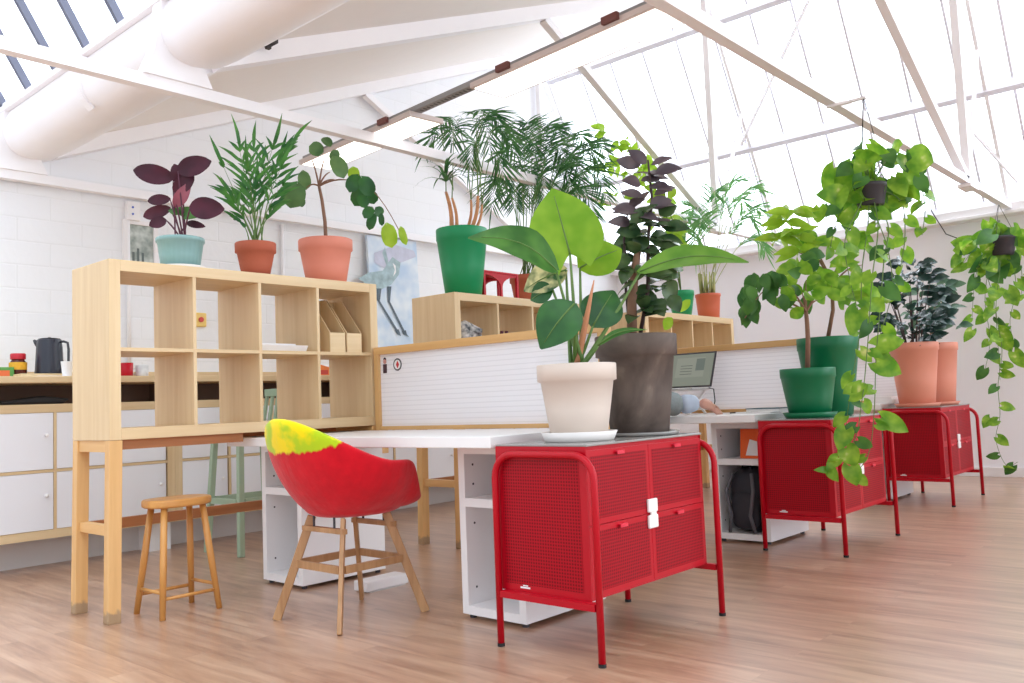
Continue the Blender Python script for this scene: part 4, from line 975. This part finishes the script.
# --- kentia palm in terracotta pot behind the big leaves
c = V(-4.03, 4.72, bc_top); P = Plane(c); S = P.k
t = thing('potted_palm', 'large feathery palm in a terracotta pot on the middle bookcase behind the big leaves', 'potted plant', c)
pot(t, c, .12, .085, .21, m_terra, .25, .08)
mb, sm = MB(), MB(); base = V(c.x, c.y, c.z+.19)
for tip, mid, off in (((500, 178), (505, 90), .15), ((492, 205), (498, 120), .3), ((515, 135), (520, 100), .5), ((565, 165), (548, 90), .3), ((600, 165), (575, 95), .25), ((606, 195), (585, 115), .35), ((535, 150), (530, 95), .45), ((585, 140), (560, 100), .55), ((545, 200), (542, 120), .15), ((515, 205), (512, 140), .35), ((595, 215), (572, 140), .45), ((528, 122), (524, 110), .3), ((558, 132), (545, 100), .6), ((604, 150), (582, 110), .6), ((572, 195), (560, 115), .2), ((550, 125), (540, 110), .5), ((582, 178), (566, 105), .5), ((530, 190), (530, 115), .6)):
    b = base+V(random.uniform(-.04, .04), random.uniform(-.04, .04), 0); m_, e = P(*mid, off*.6), P(*tip, off)
    pts = [((1-u_)**2)*b+2*u_*(1-u_)*m_+u_*u_*e for u_ in [i/9 for i in range(10)]]
    frond(mb, sm, pts, .3, .0105, 27, .75, .38, .35)
mb.build('fronds', lf_dpalm, t, smooth=True); sm.build('stems', m_stem, t, smooth=True)

# --- trailing plant in the small green pot, thin arching stems with pale leaves
c = V(-3.94, 6.72, bc_top); P = Plane(c); S = P.k
t = thing('potted_plant', 'pale leaved arching plant in a small green pot on the farthest bookcase', 'potted plant', c)
pot(t, c, .115, .082, .23, m_green, .2, .03)
st_, lf = MB(), MB(); base = V(c.x, c.y, c.z+.22)
for pts in ([(676, 230), (655, 170), (630, 150), (600, 128)], [(674, 230), (650, 190), (618, 165), (588, 170)], [(676, 240), (660, 200), (640, 165), (625, 140)], [(672, 250), (640, 210), (615, 190), (600, 200)]):
    off = random.uniform(-.15, .15); q = [base]+[P(*p, off) for p in pts]; st_.tube(q, [.006, .005, .004, .003, .002], 6)
    for i in range(1, 5):
        for k in range(8):
            p = q[i-1].lerp(q[i], random.random()) if i > 1 else q[i].lerp(q[i-1], .3*random.random())
            d = V(random.uniform(-1, 1), random.uniform(-1, 1), random.uniform(-1, .6)).normalized()
            lf.leaf(p, p+d*.12, .065, nrm_cam(p, .3, .5), .1, .15, 'ovate', 6, 5)
st_.build('stems', m_stem, t, smooth=True); lf.build('foliage', lf_lime, t, smooth=True)
# --- palm in orange pot
c = V(-3.94, 7.2, bc_top); P = Plane(c); S = P.k
t = thing('potted_palm', 'feathery palm in an orange plastic pot at the end of the farthest bookcase', 'potted plant', c)
pot(t, c, .118, .095, .235, m_orange, .12, .05)
mb, sm = MB(), MB(); base = V(c.x, c.y, c.z+.215)
for tip, mid, off in (((762, 190), (735, 170), 0), ((690, 215), (700, 180), .2), ((755, 225), (740, 190), -.2), ((696, 250), (695, 200), -.1), ((738, 180), (720, 175), .1), ((715, 195), (712, 170), -.2), ((765, 250), (750, 210), .1), ((684, 235), (690, 190), .0), ((745, 205), (728, 170), .3), ((700, 225), (705, 190), -.3), ((760, 210), (745, 190), .2)):
    b = base+V(random.uniform(-.05, .05), random.uniform(-.05, .05), 0); m_, e = P(*mid, off*.6), P(*tip, off)
    pts = [((1-u_)**2)*b+2*u_*(1-u_)*m_+u_*u_*e for u_ in [i/8 for i in range(9)]]
    frond(mb, sm, pts, .3, .0125, 22, .7, .4, .3)
mb.build('fronds', leafmat('leaf_pale_palm', (96, 156, 92), (134, 182, 108), .45), t, smooth=True)
for k in range(9):
    a = 2*PI*k/9; sm.tube([base+V(math.cos(a)*.06, math.sin(a)*.06, 0), base+V(math.cos(a)*.075, math.sin(a)*.075, .22)], [.011, .007], 6)
sm.build('stems', leafmat('pale_cane', (150, 160, 96), (196, 190, 130), .1), t, smooth=True)

# --- cream pot with big leaves on the nearest cabinet
c = V(-1.978, 2.585, CT); P = Plane(c); S = P.k
t = thing('potted_plant', 'big leaved plant in a cream clay pot on the nearest red cabinet', 'potted plant', c)
saucer(t, c, .143, .034, m_cwhite); pc = c+V(0, 0, .012)
pot(t, pc, .149, .105, .272, m_cream, .24, .085)
base = V(c.x, c.y, pc.z+.25)
big = [ # (leaf base, tip, width px, depth offset of base, of tip, material, kind, normal up, bend)
    ((570, 254), (552, 188), 76, 0, .02, lf_big, 'heart', .1, .05),
    ((556, 270), (471, 232), 48, -.06, -.12, lf_mid, 'ovate', 1.0, .18),
    ((566, 270), (523, 290), 38, .12, .16, lf_cream, 'ovate', .6, .1),
    ((580, 268), (622, 248), 44, .08, .14, lf_big, 'ovate', .4, .08),
    ((640, 272), (748, 257), 40, .02, -.1, lf_bigm, 'ovate', 1.25, .12),
    ((574, 304), (540, 348), 46, -.1, -.12, lf_dark, 'ovate', .5, .12),
    ((593, 326), (614, 290), 44, .0, .06, lf_dark, 'ovate', .35, .06),
    ((598, 346), (646, 327), 12, -.05, -.1, lf_mid, 'lance', 1.2, .15),
    ((552, 288), (530, 300), 24, .1, .14, lf_dark, 'ovate', .4, .1)]
for b, tp, w, o1, o2, mt, kd, up, bd in big:
    B_, T_ = P(*b, o1), P(*tp, o2); nn = (CO-B_).normalized()+V(0, 0, up)
    MB().leaf(B_, T_, w*S, nn, bd, .12, kd, 12, 9, .03).build('leaf', mt, t, smooth=True)
mb = MB()
for b, tp, w, o1, o2, mt, kd, up, bd in big:
    B_, T_ = P(*b, o1), P(*tp, o2); nn = ((CO-B_).normalized()+V(0, 0, up)).normalized()
    st0 = base+V(random.uniform(-.025, .025), random.uniform(-.025, .025), 0)
    mb.tube(curve(st0, B_, (0, 0, -.01)), [.009, .0085, .008, .007, .006, .005, .0045], 8)
    # midrib standing on the leaf
    sdv = (T_-B_).normalized().cross(nn).normalized(); n2 = sdv.cross((T_-B_).normalized()); L = (T_-B_).length
    mb.tube([B_.lerp(T_, u_)+n2*(L*bd*math.sin(PI*u_)-L*bd*.5*u_+.0015) for u_ in [i/8 for i in range(8)]], [.004-.0004*i for i in range(8)], 5)
mb.build('petioles', m_stem, t, smooth=True)
MB().tube(curve(base, P(594, 280, -.02), (.0, 0, 0)), [.014, .013, .012, .011, .009, .006, .002], 8).build('leaf_sheath', m_rstem, t, smooth=True)

# --- ficus in weathered grey pot
c = V(-1.965, 2.972, CT); P = Plane(c); S = P.k
t = thing('potted_tree', 'dark leaved rubber tree in a large weathered grey pot on the nearest red cabinet', 'potted plant', c)
mb = MB().lathe([(.15, 0), (.155, .003), (.16, .014), (.15, .014), (.145, .006)], c, 40); mb.build('saucer', m_topglass, t, smooth=True)
pc = c+V(0, 0, .007)
pot(t, pc, .166, .118, .395, m_aged, .22, .09)
base = V(c.x, c.y, pc.z+.37); mb = MB()
def path(*pp): return [base+V((P(pp[0][0], pp[0][1])-P(638, 330)).x*.6, (P(pp[0][0], pp[0][1])-P(638, 330)).y*.6, 0)]+[P(*q) for q in pp[1:]]
t1 = path((632, 330), (632, 300), (636, 262), (640, 240)); mb.tube(t1, [.022, .019, .016, .012], 10)
mb.build('trunk', m_bark, t, smooth=True)
mb = MB()
t2 = path((644, 330), (648, 290), (648, 240), (652, 200), (648, 160)); mb.tube(t2, [.009, .008, .007, .006, .004], 8)
t3 = path((630, 330), (626, 290), (624, 240), (628, 210)); mb.tube(t3, [.007, .006, .005, .003], 8)
mb.build('stems', m_dbark, t, smooth=True)
tops_ = [((640, 165), (616, 160), 14), ((646, 163), (628, 150), 13), ((652, 165), (674, 157), 9), ((656, 172), (682, 168), 13), ((640, 185), (622, 180), 16), ((648, 180), (670, 178), 12), ((642, 196), (620, 192), 10), ((655, 195), (676, 186), 10), ((650, 205), (672, 200), 14), ((636, 212), (612, 208), 15), ((630, 222), (608, 222), 12)]
lowr = [((660, 215), (677, 205), 24), ((664, 228), (690, 228), 17), ((640, 230), (616, 232), 18), ((636, 240), (612, 248), 20), ((650, 240), (672, 240), 20), ((640, 222), (650, 206), 18), ((630, 258), (606, 268), 18), ((645, 252), (664, 260), 22), ((655, 270), (680, 276), 22), ((650, 290), (642, 310), 24), ((662, 285), (678, 296), 22), ((636, 280), (652, 268), 20), ((625, 250), (612, 268), 20), ((660, 250), (686, 252), 18), ((656, 300), (664, 316), 18), ((668, 262), (684, 270), 18), ((630, 268), (622, 284), 16), ((644, 235), (636, 252), 18), ((668, 240), (682, 246), 16), ((645, 215), (630, 222), 16), ((670, 296), (680, 312), 16)]
for mt, ls in ((lf_ficusp, tops_), (lf_ficus, lowr)):
    mb = MB()
    for b, tp, w in ls:
        off = random.uniform(-.09, .09); B_ = P(*b, off*.4); mb.leaf(B_, P(*tp, off), w*S, nrm_cam(B_, .5, .4), .1, .2, 'ovate', 8, 5)
    for k in range(12 if mt == lf_ficusp else 48):
        y = random.uniform(160, 225) if mt == lf_ficusp else random.uniform(215, 318); x = random.uniform(632, 662)
        B_ = P(x, y, random.uniform(-.06, .06)); a = random.uniform(0, 2*PI)
        mb.leaf(B_, B_+V(math.cos(a)*.1, math.sin(a)*.1, random.uniform(-.04, .05)), .06, V(0, 0, 1)+V(random.uniform(-.4, .4), random.uniform(-.4, .4), 0)+(CO-B_).normalized()*.6, .1, .2, 'ovate', 8, 5)
    mb.build('foliage', mt, t, smooth=True)
mb = MB()
for b, tp, w in (((658, 205), (664, 190), 10), ((668, 198), (676, 188), 9), ((672, 318), (664, 330), 12), ((654, 212), (646, 222), 9), ((690, 300), (680, 312), 9)):
    B_ = P(*b, .05); mb.leaf(B_, P(*tp, .08), w*S, nrm_cam(B_, .3, .2), .1, .15, 'ovate')
mb.build('young_leaves', lf_lime, t, smooth=True)

# --- cabinet two: small green pot tree, tall green pot
c = V(-2.018, 4.785, CT); P = Plane(c); S = P.k
t = thing('potted_tree', 'small branching tree in a short green pot on the middle red cabinet', 'potted plant', c)
saucer(t, c, .148, .03, m_dgreen); pc = c+V(0, 0, .008)
pot(t, pc, .152, .112, .27, m_dgreen, .2, .03)
base = V(c.x, c.y, pc.z+.25)
mb = MB(); tk = [base, P(808, 340), P(807, 322), P(806, 312)]; mb.tube(tk, [.016, .014, .013, .012], 8)
ends = [(796, 300), (818, 300), (790, 290), (826, 285), (806, 280), (776, 300), (802, 292)]
for e in ends: mb.tube(curve(tk[-1], P(*e, random.uniform(-.12, .12)), (0, 0, .015)), [.008, .007, .006, .005, .004, .003, .002], 6)
mb.tube(curve(P(796, 300), P(745, 318, -.1), (0, 0, .12), 10), .003, 6)
mb.build('trunk', m_bark, t, smooth=True)
mb, ml = MB(), MB()
for k in range(26):
    u_ = random.random(); x = 742+u_*46; y = 296-22*math.sin(PI*u_*.9)+random.uniform(-10, 24)*(1-.3*u_)
    B_ = P(x, y, random.uniform(-.2, .05)); a = random.uniform(-1, 1)
    mb.leaf(B_, B_+(CR*a*.5+V(0, 0, -1)+CF*random.uniform(-.5, .5)).normalized()*.1, .065, nrm_cam(B_, .1, .5), .1, .2, 'ovate', 7, 5)
for k in range(30):
    a = random.uniform(0, 2*PI); r = random.random()**.5; x = 806+math.cos(a)*r*26; y = 285+math.sin(a)*r*32
    B_ = P(x, y, random.uniform(-.18, .15)); q = random.uniform(-1, 1)
    (ml if random.random() < .75 else mb).leaf(B_, B_+(CR*q+V(0, 0, random.uniform(-1, .3))+CF*random.uniform(-.6, .6)).normalized()*.11, .072, nrm_cam(B_, .2, .5), .1, .2, 'ovate', 7, 5)
mb.build('foliage', lf_mid, t, smooth=True); ml.build('young_foliage', lf_pothos, t, smooth=True)
c = V(-2.03, 5.13, CT); P = Plane(c); S = P.k
t = thing('potted_tree', 'umbrella leaved tree in a tall green pot at the back of the middle red cabinet', 'potted plant', c)
pot(t, c, .177, .12, .463, m_dgreen, .16, .03)
base = V(c.x, c.y, c.z+.44)
mb = MB(); mb.tube([base, P(833, 310), P(832, 290), P(838, 270)], [.013, .012, .011, .008], 8)
for e, s in (((790, 250), .05), ((778, 228), .1), ((805, 240), .05), ((850, 240), .05), ((862, 265), .03), ((820, 260), .02), ((846, 300), .02)): mb.tube(curve(P(833, 285), P(*e, random.uniform(-.1, .1)), (0, 0, s)), [.007, .006, .005, .005, .004, .003, .002], 6)
mb.build('trunk', m_bark, t, smooth=True)
mb = MB()
for (x, y) in ((786, 222), (795, 236), (780, 238), (800, 250), (792, 212)):
    for k in range(8):
        a = 2*PI*k/8+random.uniform(-.3, .3); q = P(x, y, random.uniform(-.1, .1)); d = V(math.cos(a), math.sin(a), random.uniform(-.45, .25)).normalized()
        mb.leaf(q, q+d*.16, .062, V(0, 0, .5)+(CO-q).normalized(), .1, .15, 'lance', 7, 5)
mb.build('foliage', lf_lime, t, smooth=True)
mb = MB()
for k in range(24):
    x = random.uniform(812, 872); y = random.uniform(236, 305); q = P(x, y, random.uniform(-.2, .15)); a = random.uniform(-1, 1)
    mb.leaf(q, q+(CR*a+V(0, 0, random.uniform(-1, .3))+CF*random.uniform(-.6, .6)).normalized()*.13, .09, nrm_cam(q, .2, .5), .1, .15, 'heart', 7, 5)
mb.build('lower_foliage', lf_pothos, t, smooth=True)

# --- hanging pothos
def hanging(c, label, pr, ph, crown, vines, S_leaf, mats, seed, lw=.085):
    random.seed(seed); c = Vector(c); P = Plane(c)
    t = thing('hanging_plant', label, 'hanging plant', c)
    MB().lathe([(pr*.72, 0), (pr*.76, .004), (pr*.97, ph-.02), (pr, ph-.018), (pr, ph), (pr-.006, ph), (pr-.012, ph-.02)], c, 28).build('pot', m_dark, t, smooth=True)
    MB().lathe([(pr-.0125, ph-.03), (pr-.0125, ph-.018), (.01, ph-.012)], c, 20).build('soil', m_soil, t, smooth=True)
    hook = V(c.x, c.y, 2.456); mb = MB()
    if c.x > -1.78: MB().box(-1.815, c.x+.012, c.y-.012, c.y+.012, 2.4555, 2.4695).build('hook_arm', m_steel, t)
    for k in range(3):
        a = 2*PI*k/3+.4; mb.tube([c+V(math.cos(a)*pr*1.005, math.sin(a)*pr*1.005, ph-.006), V(hook.x+.002*math.cos(a), hook.y+.002*math.sin(a), hook.z)], .0022, 5)
    mb.build('hanger_wires', m_black, t)
    lf = [MB(), MB()]; st_ = MB()
    def put(p, d, l, w=None):
        i = 0 if random.random() < .8 else 1
        lf[i].leaf(p, p+d*l, (w or l*.82), nrm_cam(p, .15, .55), .1, .15, 'heart', 8, 5)
    for k in range(crown[4]):
        a = random.uniform(0, 2*PI); r = random.random()**.5
        p = P(crown[0]+math.cos(a)*r*crown[2], crown[1]+math.sin(a)*r*crown[3], random.uniform(-crown[5], crown[5]))
        rel = p-c; du = rel.dot(CR)/pr; dv = (rel.z-ph/2)/(ph/2)
        if abs(du) < 1.35 and -1.5 < dv < .9 and random.random() < .93: p = p + CF*(pr*2.2+abs(rel.dot(CF)))
        d = (V(p.x-c.x, p.y-c.y, 0)*1.5+V(random.uniform(-.3, .3), random.uniform(-.3, .3), random.uniform(-.9, .1))).normalized()
        put(p, d, S_leaf*random.uniform(.75, 1.2))
        if k % 3 == 0: st_.tube([c+V(0, 0, ph-.015), c.lerp(p, .5)+V(0, 0, ph+.03), p], [.003, .003, .002], 5)
    for v in vines:
        off = v[1]; pts = [c+V(0, 0, ph-.01)]+[P(*q, off*min(1, (i+1)/2)) for i, q in enumerate(v[2])]
        # smooth
        sm = []
        for i in range(len(pts)-1):
            p0, p1, p2, p3 = pts[max(i-1, 0)], pts[i], pts[i+1], pts[min(i+2, len(pts)-1)]
            for k in range(6):
                x = k/6; sm.append(.5*((2*p1)+(p2-p0)*x+(2*p0-5*p1+4*p2-p3)*x*x+(3*p1-p0-3*p2+p3)*x**3))
        sm.append(pts[-1]); st_.tube(sm, [.0038-.002*i/len(sm) for i in range(len(sm))], 6)
        n = v[0]
        for k in range(n):
            u_ = (k+.6)/n; i = min(int(u_*(len(sm)-1)), len(sm)-2); p = sm[i]
            s = 1 if k % 2 else -1
            d = (CR*s*random.uniform(.3, 1)+V(0, 0, random.uniform(-1, -.2))+CF*random.uniform(-.5, .5)).normalized()
            put(p+d*.02, d, S_leaf*random.uniform(.6, 1.05)*(1-.3*u_))
    st_.build('vines', m_stem, t, smooth=True)
    lf[0].build('foliage', mats[0], t, smooth=True); lf[1].build('dark_foliage', mats[1], t, smooth=True)
    for i, q in enumerate(v_single.get(seed, [])):
        p = P(*q[0], q[3]); MB().leaf(p, P(*q[1], q[3]-.02), q[2]*P.k, nrm_cam(p, .2, .1), .1, .15, 'heart', 9, 7).build('leaf', mats[0], t, smooth=True)
    return t
v_single = {11: [((852, 168), (838, 200), 26, -.05), ((912, 158), (934, 162), 30, .0), ((876, 346), (905, 340), 20, -.2), ((876, 362), (902, 374), 22, -.2), ((882, 418), (909, 432), 18, -.2), ((850, 395), (868, 384), 20, -.2), ((846, 430), (838, 450), 18, -.3), ((846, 448), (856, 466), 20, -.3), ((850, 466), (857, 486), 18, -.3), ((838, 458), (826, 470), 12, -.3), ((828, 470), (814, 470), 7, -.3), ((858, 310), (850, 335), 22, -.18)],
            12: [((998, 330), (1012, 352), 18, 0), ((1008, 290), (1018, 306), 16, 0), ((990, 418), (983, 428), 11, 0), ((1014, 352), (1024, 368), 14, 0), ((972, 330), (964, 342), 10, 0)]}
_d = ray(871, 206); h1 = tuple(CO + _d*4.72)
hanging(h1, 'large pothos in a dark hanging pot whose vines trail over the middle red cabinet', .09, .118, (874, 178, 48, 36, 44, .17), [
    (9, -.05, [(852, 186), (842, 205), (834, 230), (830, 250)]), (11, -.14, [(868, 225), (862, 270), (860, 330), (852, 380), (846, 425)]),
    (14, -.3, [(878, 225), (872, 280), (868, 340), (862, 400), (852, 445), (818, 472)]), (10, -.2, [(888, 225), (884, 260), (880, 310), (876, 360), (874, 415), (868, 455), (850, 480)]),
    (9, .1, [(900, 200), (905, 235), (900, 270), (895, 300)]), (8, -.15, [(860, 205), (845, 240), (850, 280), (858, 310)]), (7, .12, [(915, 185), (925, 205), (922, 235)]), (8, 0, [(876, 215), (888, 250), (892, 290), (880, 335)])],
    .118, (lf_pothos, lf_mid), 11)
h2 = (-1.79, 8.62, 2.0)
hanging(h2, 'pothos in a dark hanging pot trailing before the end wall at the right', .118, .165, (996, 242, 30, 22, 26, .15), [
    (9, 0, [(980, 262), (974, 290), (972, 320)]), (11, .1, [(990, 265), (985, 300), (990, 340), (985, 370)]), (13, -.1, [(1000, 268), (996, 310), (1002, 350), (998, 385), (1000, 415), (996, 440), (1006, 465), (1018, 462)]),
    (8, 0, [(1012, 262), (1016, 290), (1010, 320), (1014, 345)]), (8, .05, [(985, 262), (994, 300), (998, 345), (1000, 380)]), (5, 0, [(1016, 255), (1022, 275), (1021, 300)])],
    .17, (lf_pothos, lf_mid), 12)
random.seed(21)

# --- salmon pots on the farthest cabinet
c = V(-2.09, 6.94, CT); P = Plane(c); S = P.k
t = thing('potted_tree', 'dense dark leaved ficus in the front salmon pot on the farthest red cabinet', 'potted plant', c)
saucer(t, c, .165, .025, m_pink2); pc = c+V(0, 0, .006)
pot(t, pc, .176, .125, .475, m_pink2, .13, .045)
base = V(c.x, c.y, pc.z+.455); mb = MB()
for k in range(9):
    a = random.uniform(0, 2*PI); mb.tube(curve(base+V(math.cos(a)*.05, math.sin(a)*.05, 0), base+V(math.cos(a)*.15, math.sin(a)*.15, random.uniform(.35, .65)), (0, 0, .02)), [.007, .006, .006, .005, .004, .003, .002], 6)
mb.build('stems', m_dbark, t, smooth=True)
mb = MB()
for k in range(190):
    a = random.uniform(0, 2*PI); u_ = random.uniform(0, 1); z = -.02+.68*u_; r = (.12+.14*math.sin(PI*min(1, u_*1.1)))*random.uniform(.35, 1)
    p = base+V(math.cos(a)*r, math.sin(a)*r, z); d = V(math.cos(a), math.sin(a), random.uniform(-.5, .5)).normalized()
    mb.leaf(p, p+d*.11, .075, (V(0, 0, 1)*.8+(CO-p).normalized()+V(random.uniform(-.6, .6), random.uniform(-.6, .6), 0)), .1, .2, 'ovate', 6, 5)
mb.build('foliage', lf_blue, t, smooth=True)
c = V(-2.06, 7.36, CT); P = Plane(c); S = P.k
t = thing('potted_tree', 'greener bushy plant in the rear salmon pot on the farthest red cabinet', 'potted plant', c)
saucer(t, c, .158, .025, m_pink2); pc = c+V(0, 0, .006)
pot(t, pc, .17, .125, .48, m_pink2, .13, .045)
base = V(c.x, c.y, pc.z+.455); mb = MB()
for k in range(5): mb.tube(curve(base, base+V(random.uniform(-.12, .12), random.uniform(-.12, .12), random.uniform(.3, .5)), (0, 0, .02)), [.007, .006, .006, .005, .004, .003, .002], 6)
mb.build('stems', m_bark, t, smooth=True)
mb = MB()
for k in range(60):
    a = random.uniform(0, 2*PI); r = random.uniform(.04, .2); p = base+V(math.cos(a)*r, math.sin(a)*r, random.uniform(.12, .5)); d = V(math.cos(a), math.sin(a), random.uniform(-.5, .4)).normalized()
    mb.leaf(p, p+d*.1, .065, (V(0, 0, 1)*.8+(CO-p).normalized()+V(random.uniform(-.6, .6), random.uniform(-.6, .6), 0)), .1, .2, 'ovate', 6, 5)
mb.build('foliage', leafmat('leaf_grey_green', (60, 98, 78), (96, 132, 100), .3), t, smooth=True)

# ------------------------------------------------------------------ cable hanging under the far skylight
mb = MB(); pts = [ony(*p, FY-.18) for p in ((926, 186), (932, 212), (946, 234), (962, 240), (978, 236))]
mb.tube(pts, .005, 6)
single('hanging_cable', mb, m_black, 'loose black cable looping down from the far skylight sill', 'cable', pts[0], smooth=True)

# ------------------------------------------------------------------ the person at the laptop
def skin(name, chains, mat, parent, levels=1, root=0):
    """chains: lists of (point, radius); chains that start on an existing point branch from it"""
    vs, rs, es, idx = [], [], [], {}
    for ch in chains:
        prev = None
        for p, r in ch:
            k = tuple(round(x, 4) for x in p)
            if k not in idx: idx[k] = len(vs); vs.append(Vector(p)); rs.append(r)
            i = idx[k]
            if prev is not None: es.append((prev, i))
            prev = i
    org = ORG[parent.name]
    me = D.meshes.new(name); me.from_pydata([tuple(v-org) for v in vs], es, []); o = D.objects.new(name, me); COL.objects.link(o); o.parent = parent
    me.materials.append(mat); m = o.modifiers.new('skin', 'SKIN'); m.use_smooth_shade = True
    for i, r in enumerate(rs): q = me.skin_vertices[0].data[i]; q.radius = (r, r) if not isinstance(r, tuple) else r
    me.skin_vertices[0].data[root].use_root = True
    b = o.modifiers.new('sub', 'SUBSURF'); b.levels = levels; b.render_levels = levels
    ORG[o.name] = org; return o
m_skin = plain('skin', (214, 160, 140), .5, var=.06)
m_jumper = plain('grey_knit', (136, 146, 148), .9, var=.2, vscale=30, bump=.3)
m_cuff = plain('pale_blue_shirt', (186, 200, 220), .8, var=.15, vscale=30)
m_jean = plain('dark_denim', (48, 56, 76), .9, var=.2)
m_hair = plain('brown_hair', (70, 50, 38), .6, var=.2, vscale=40)
px_, py_ = -3.06, 4.27
t = thing('person', 'person in a grey jumper with pale sleeve, seated, hand by the laptop', 'person', (px_, py_, .49))
hip = V(px_, py_-.04, .53); ch = V(px_, py_+.03, .82); nk = V(px_, py_+.06, .985); hd = V(px_, py_+.1, 1.105)
shR, shL = V(px_+.17, py_+.04, .93), V(px_-.17, py_+.04, .93)
elR, elL = V(px_+.30, py_+.29, .775), V(px_-.28, py_+.26, .79)
# right hand resting on the desk at the measured place, left hand on the keyboard
PA = Plane((-2.72, 4.64, .8)); wrR = PA(700, 403, .0); wrL = V(px_-.06, 4.84, .95)
elR = PA(671, 405, -.04)
skin('body', [[(hip, .1), (ch, .11), (nk, .055), (nk+V(0, .01, .05), .05), (hd, .07), (hd+V(0, .005, .06), .075), (hd+V(0, 0, .11), .05)], [(hd, .07), (hd+V(0, .085, -.01), .02)]], m_skin, t, 2)
sw = [[(hip+V(0, 0, .02), .15), (V(px_, py_, .68), .15), (ch, .16), (nk+V(0, 0, -.02), .075)], [(ch, .16), (shR, .07), (shR.lerp(elR, .5), .075), (elR, .085), (elR.lerp(wrR, .38), .072)], [(ch, .16), (shL, .07), (shL.lerp(elL, .5), .058), (elL, .05), (elL.lerp(wrL, .85), .036)]]
skin('jumper', sw, m_jumper, t, 2)
skin('shirt_sleeve', [[(elR.lerp(wrR, .25), .07), (elR.lerp(wrR, .65), .062), (elR.lerp(wrR, .97), .048)]], m_cuff, t, 2)
for s in (-1, 1):
    skin('trouser_leg', [[(hip+V(s*.08, .02, .02), .085), (V(px_+s*.12, py_+.4, .53), .07), (V(px_+s*.12, py_+.42, .3), .055), (V(px_+s*.12, py_+.4, .075), .05)]], m_jean, t, 2)
    skin('shoe', [[(V(px_+s*.12, py_+.38, .05), .05), (V(px_+s*.12, py_+.46, .045), .042), (V(px_+s*.12, py_+.56, .032), .03)]], m_black, t, 1)
def hand(w, fdir, side, palmd, nm, hs=1.0):
    """palm and five fingers; fdir = direction of the fingers, side = towards the thumb"""
    fdir = fdir.normalized(); side = side.normalized(); dn = Vector(palmd).normalized()
    ch_ = [[(w, .026), (w+fdir*.05, (.038, .018)), (w+fdir*.085, (.036, .015))]]
    for k, (o_, l) in enumerate(((.027, .072), (.009, .082), (-.01, .076), (-.028, .058))):
        a = w+fdir*.088+side*o_
        ch_.append([(w+fdir*.085, (.036, .015)), (a, .0095), (a+fdir*l*.45+dn*.008, .009), (a+fdir*l*.72+dn*.028, .0085), (a+fdir*l*.82+dn*.048, .007)])
    b = w+fdir*.03+side*.03
    ch_.append([(w+fdir*.05, (.038, .018)), (b+side*.014+fdir*.012, .0115), (b+side*.028+fdir*.04+dn*.006, .01), (b+side*.03+fdir*.066+dn*.014, .008)])
    ch_ = [[(w+(p-w)*hs, (r[0]*hs, r[1]*hs*1.25) if isinstance(r, tuple) else r*hs*1.12) for p, r in c_] for c_ in ch_]
    return skin(nm, ch_, m_skin, t, 2)
fd = CR*.85+CF*.45+V(0, 0, -.3)
hand(wrR, fd, V(-.5, .6, .55), V(.1, .1, -1), 'hand', 1.15)
hand(wrL, V(.15, 1, -.12), V(1, -.1, .1), V(0, .1, -1), 'hand')
hb = blob(hd+V(0, -.025, .055), .088, .095, .1, 20, 12, 1.0); hb.build('hair', m_hair, t, smooth=True)
for s in (-1, 1):
    blob(hd+V(s*.03, .078, .03), .011, .008, .007, 10, 6, 1).build('eye', m_white, t, smooth=True)
    blob(hd+V(s*.078, .01, .015), .01, .018, .028, 10, 6, 1).build('ear', m_skin, t, smooth=True)
blob(hd+V(0, .082, -.035), .022, .008, .006, 10, 6, 1).build('mouth', plain('lips', (176, 100, 96), .5), t, smooth=True)

# ------------------------------------------------------------------ light
wd = D.worlds.new('overcast_sky'); SC.world = wd; wd.use_nodes = True
nt = wd.node_tree; bg = nt.nodes['Background']
# bright overcast sky on the north (+y) side, dimmer towards the rest of the room behind the camera
tc = nd(nt, 'ShaderNodeTexCoord'); dp = nd(nt, 'ShaderNodeVectorMath', operation='DOT_PRODUCT'); nt.links.new(tc.outputs['Generated'], dp.inputs[0]); dp.inputs[1].default_value = (.1, .78, .62)
mr = nd(nt, 'ShaderNodeMapRange', interpolation_type='SMOOTHSTEP'); nt.links.new(dp.outputs['Value'], mr.inputs['Value'])
mr.inputs['From Min'].default_value = -.25; mr.inputs['From Max'].default_value = .65; mr.inputs['To Min'].default_value = 1.1; mr.inputs['To Max'].default_value = 3.7
nt.links.new(mr.outputs['Result'], bg.inputs['Strength']); bg.inputs['Color'].default_value = (.83, .915, 1, 1)
vs_ = SC.view_settings; vs_.view_transform = 'Standard'; vs_.look = 'None'; vs_.exposure = 0.36; vs_.gamma = 1; vs_.use_curve_mapping = False
SC.cycles.use_denoising = True
SC.cycles.max_bounces = 10; SC.cycles.diffuse_bounces = 6; SC.cycles.transparent_max_bounces = 16
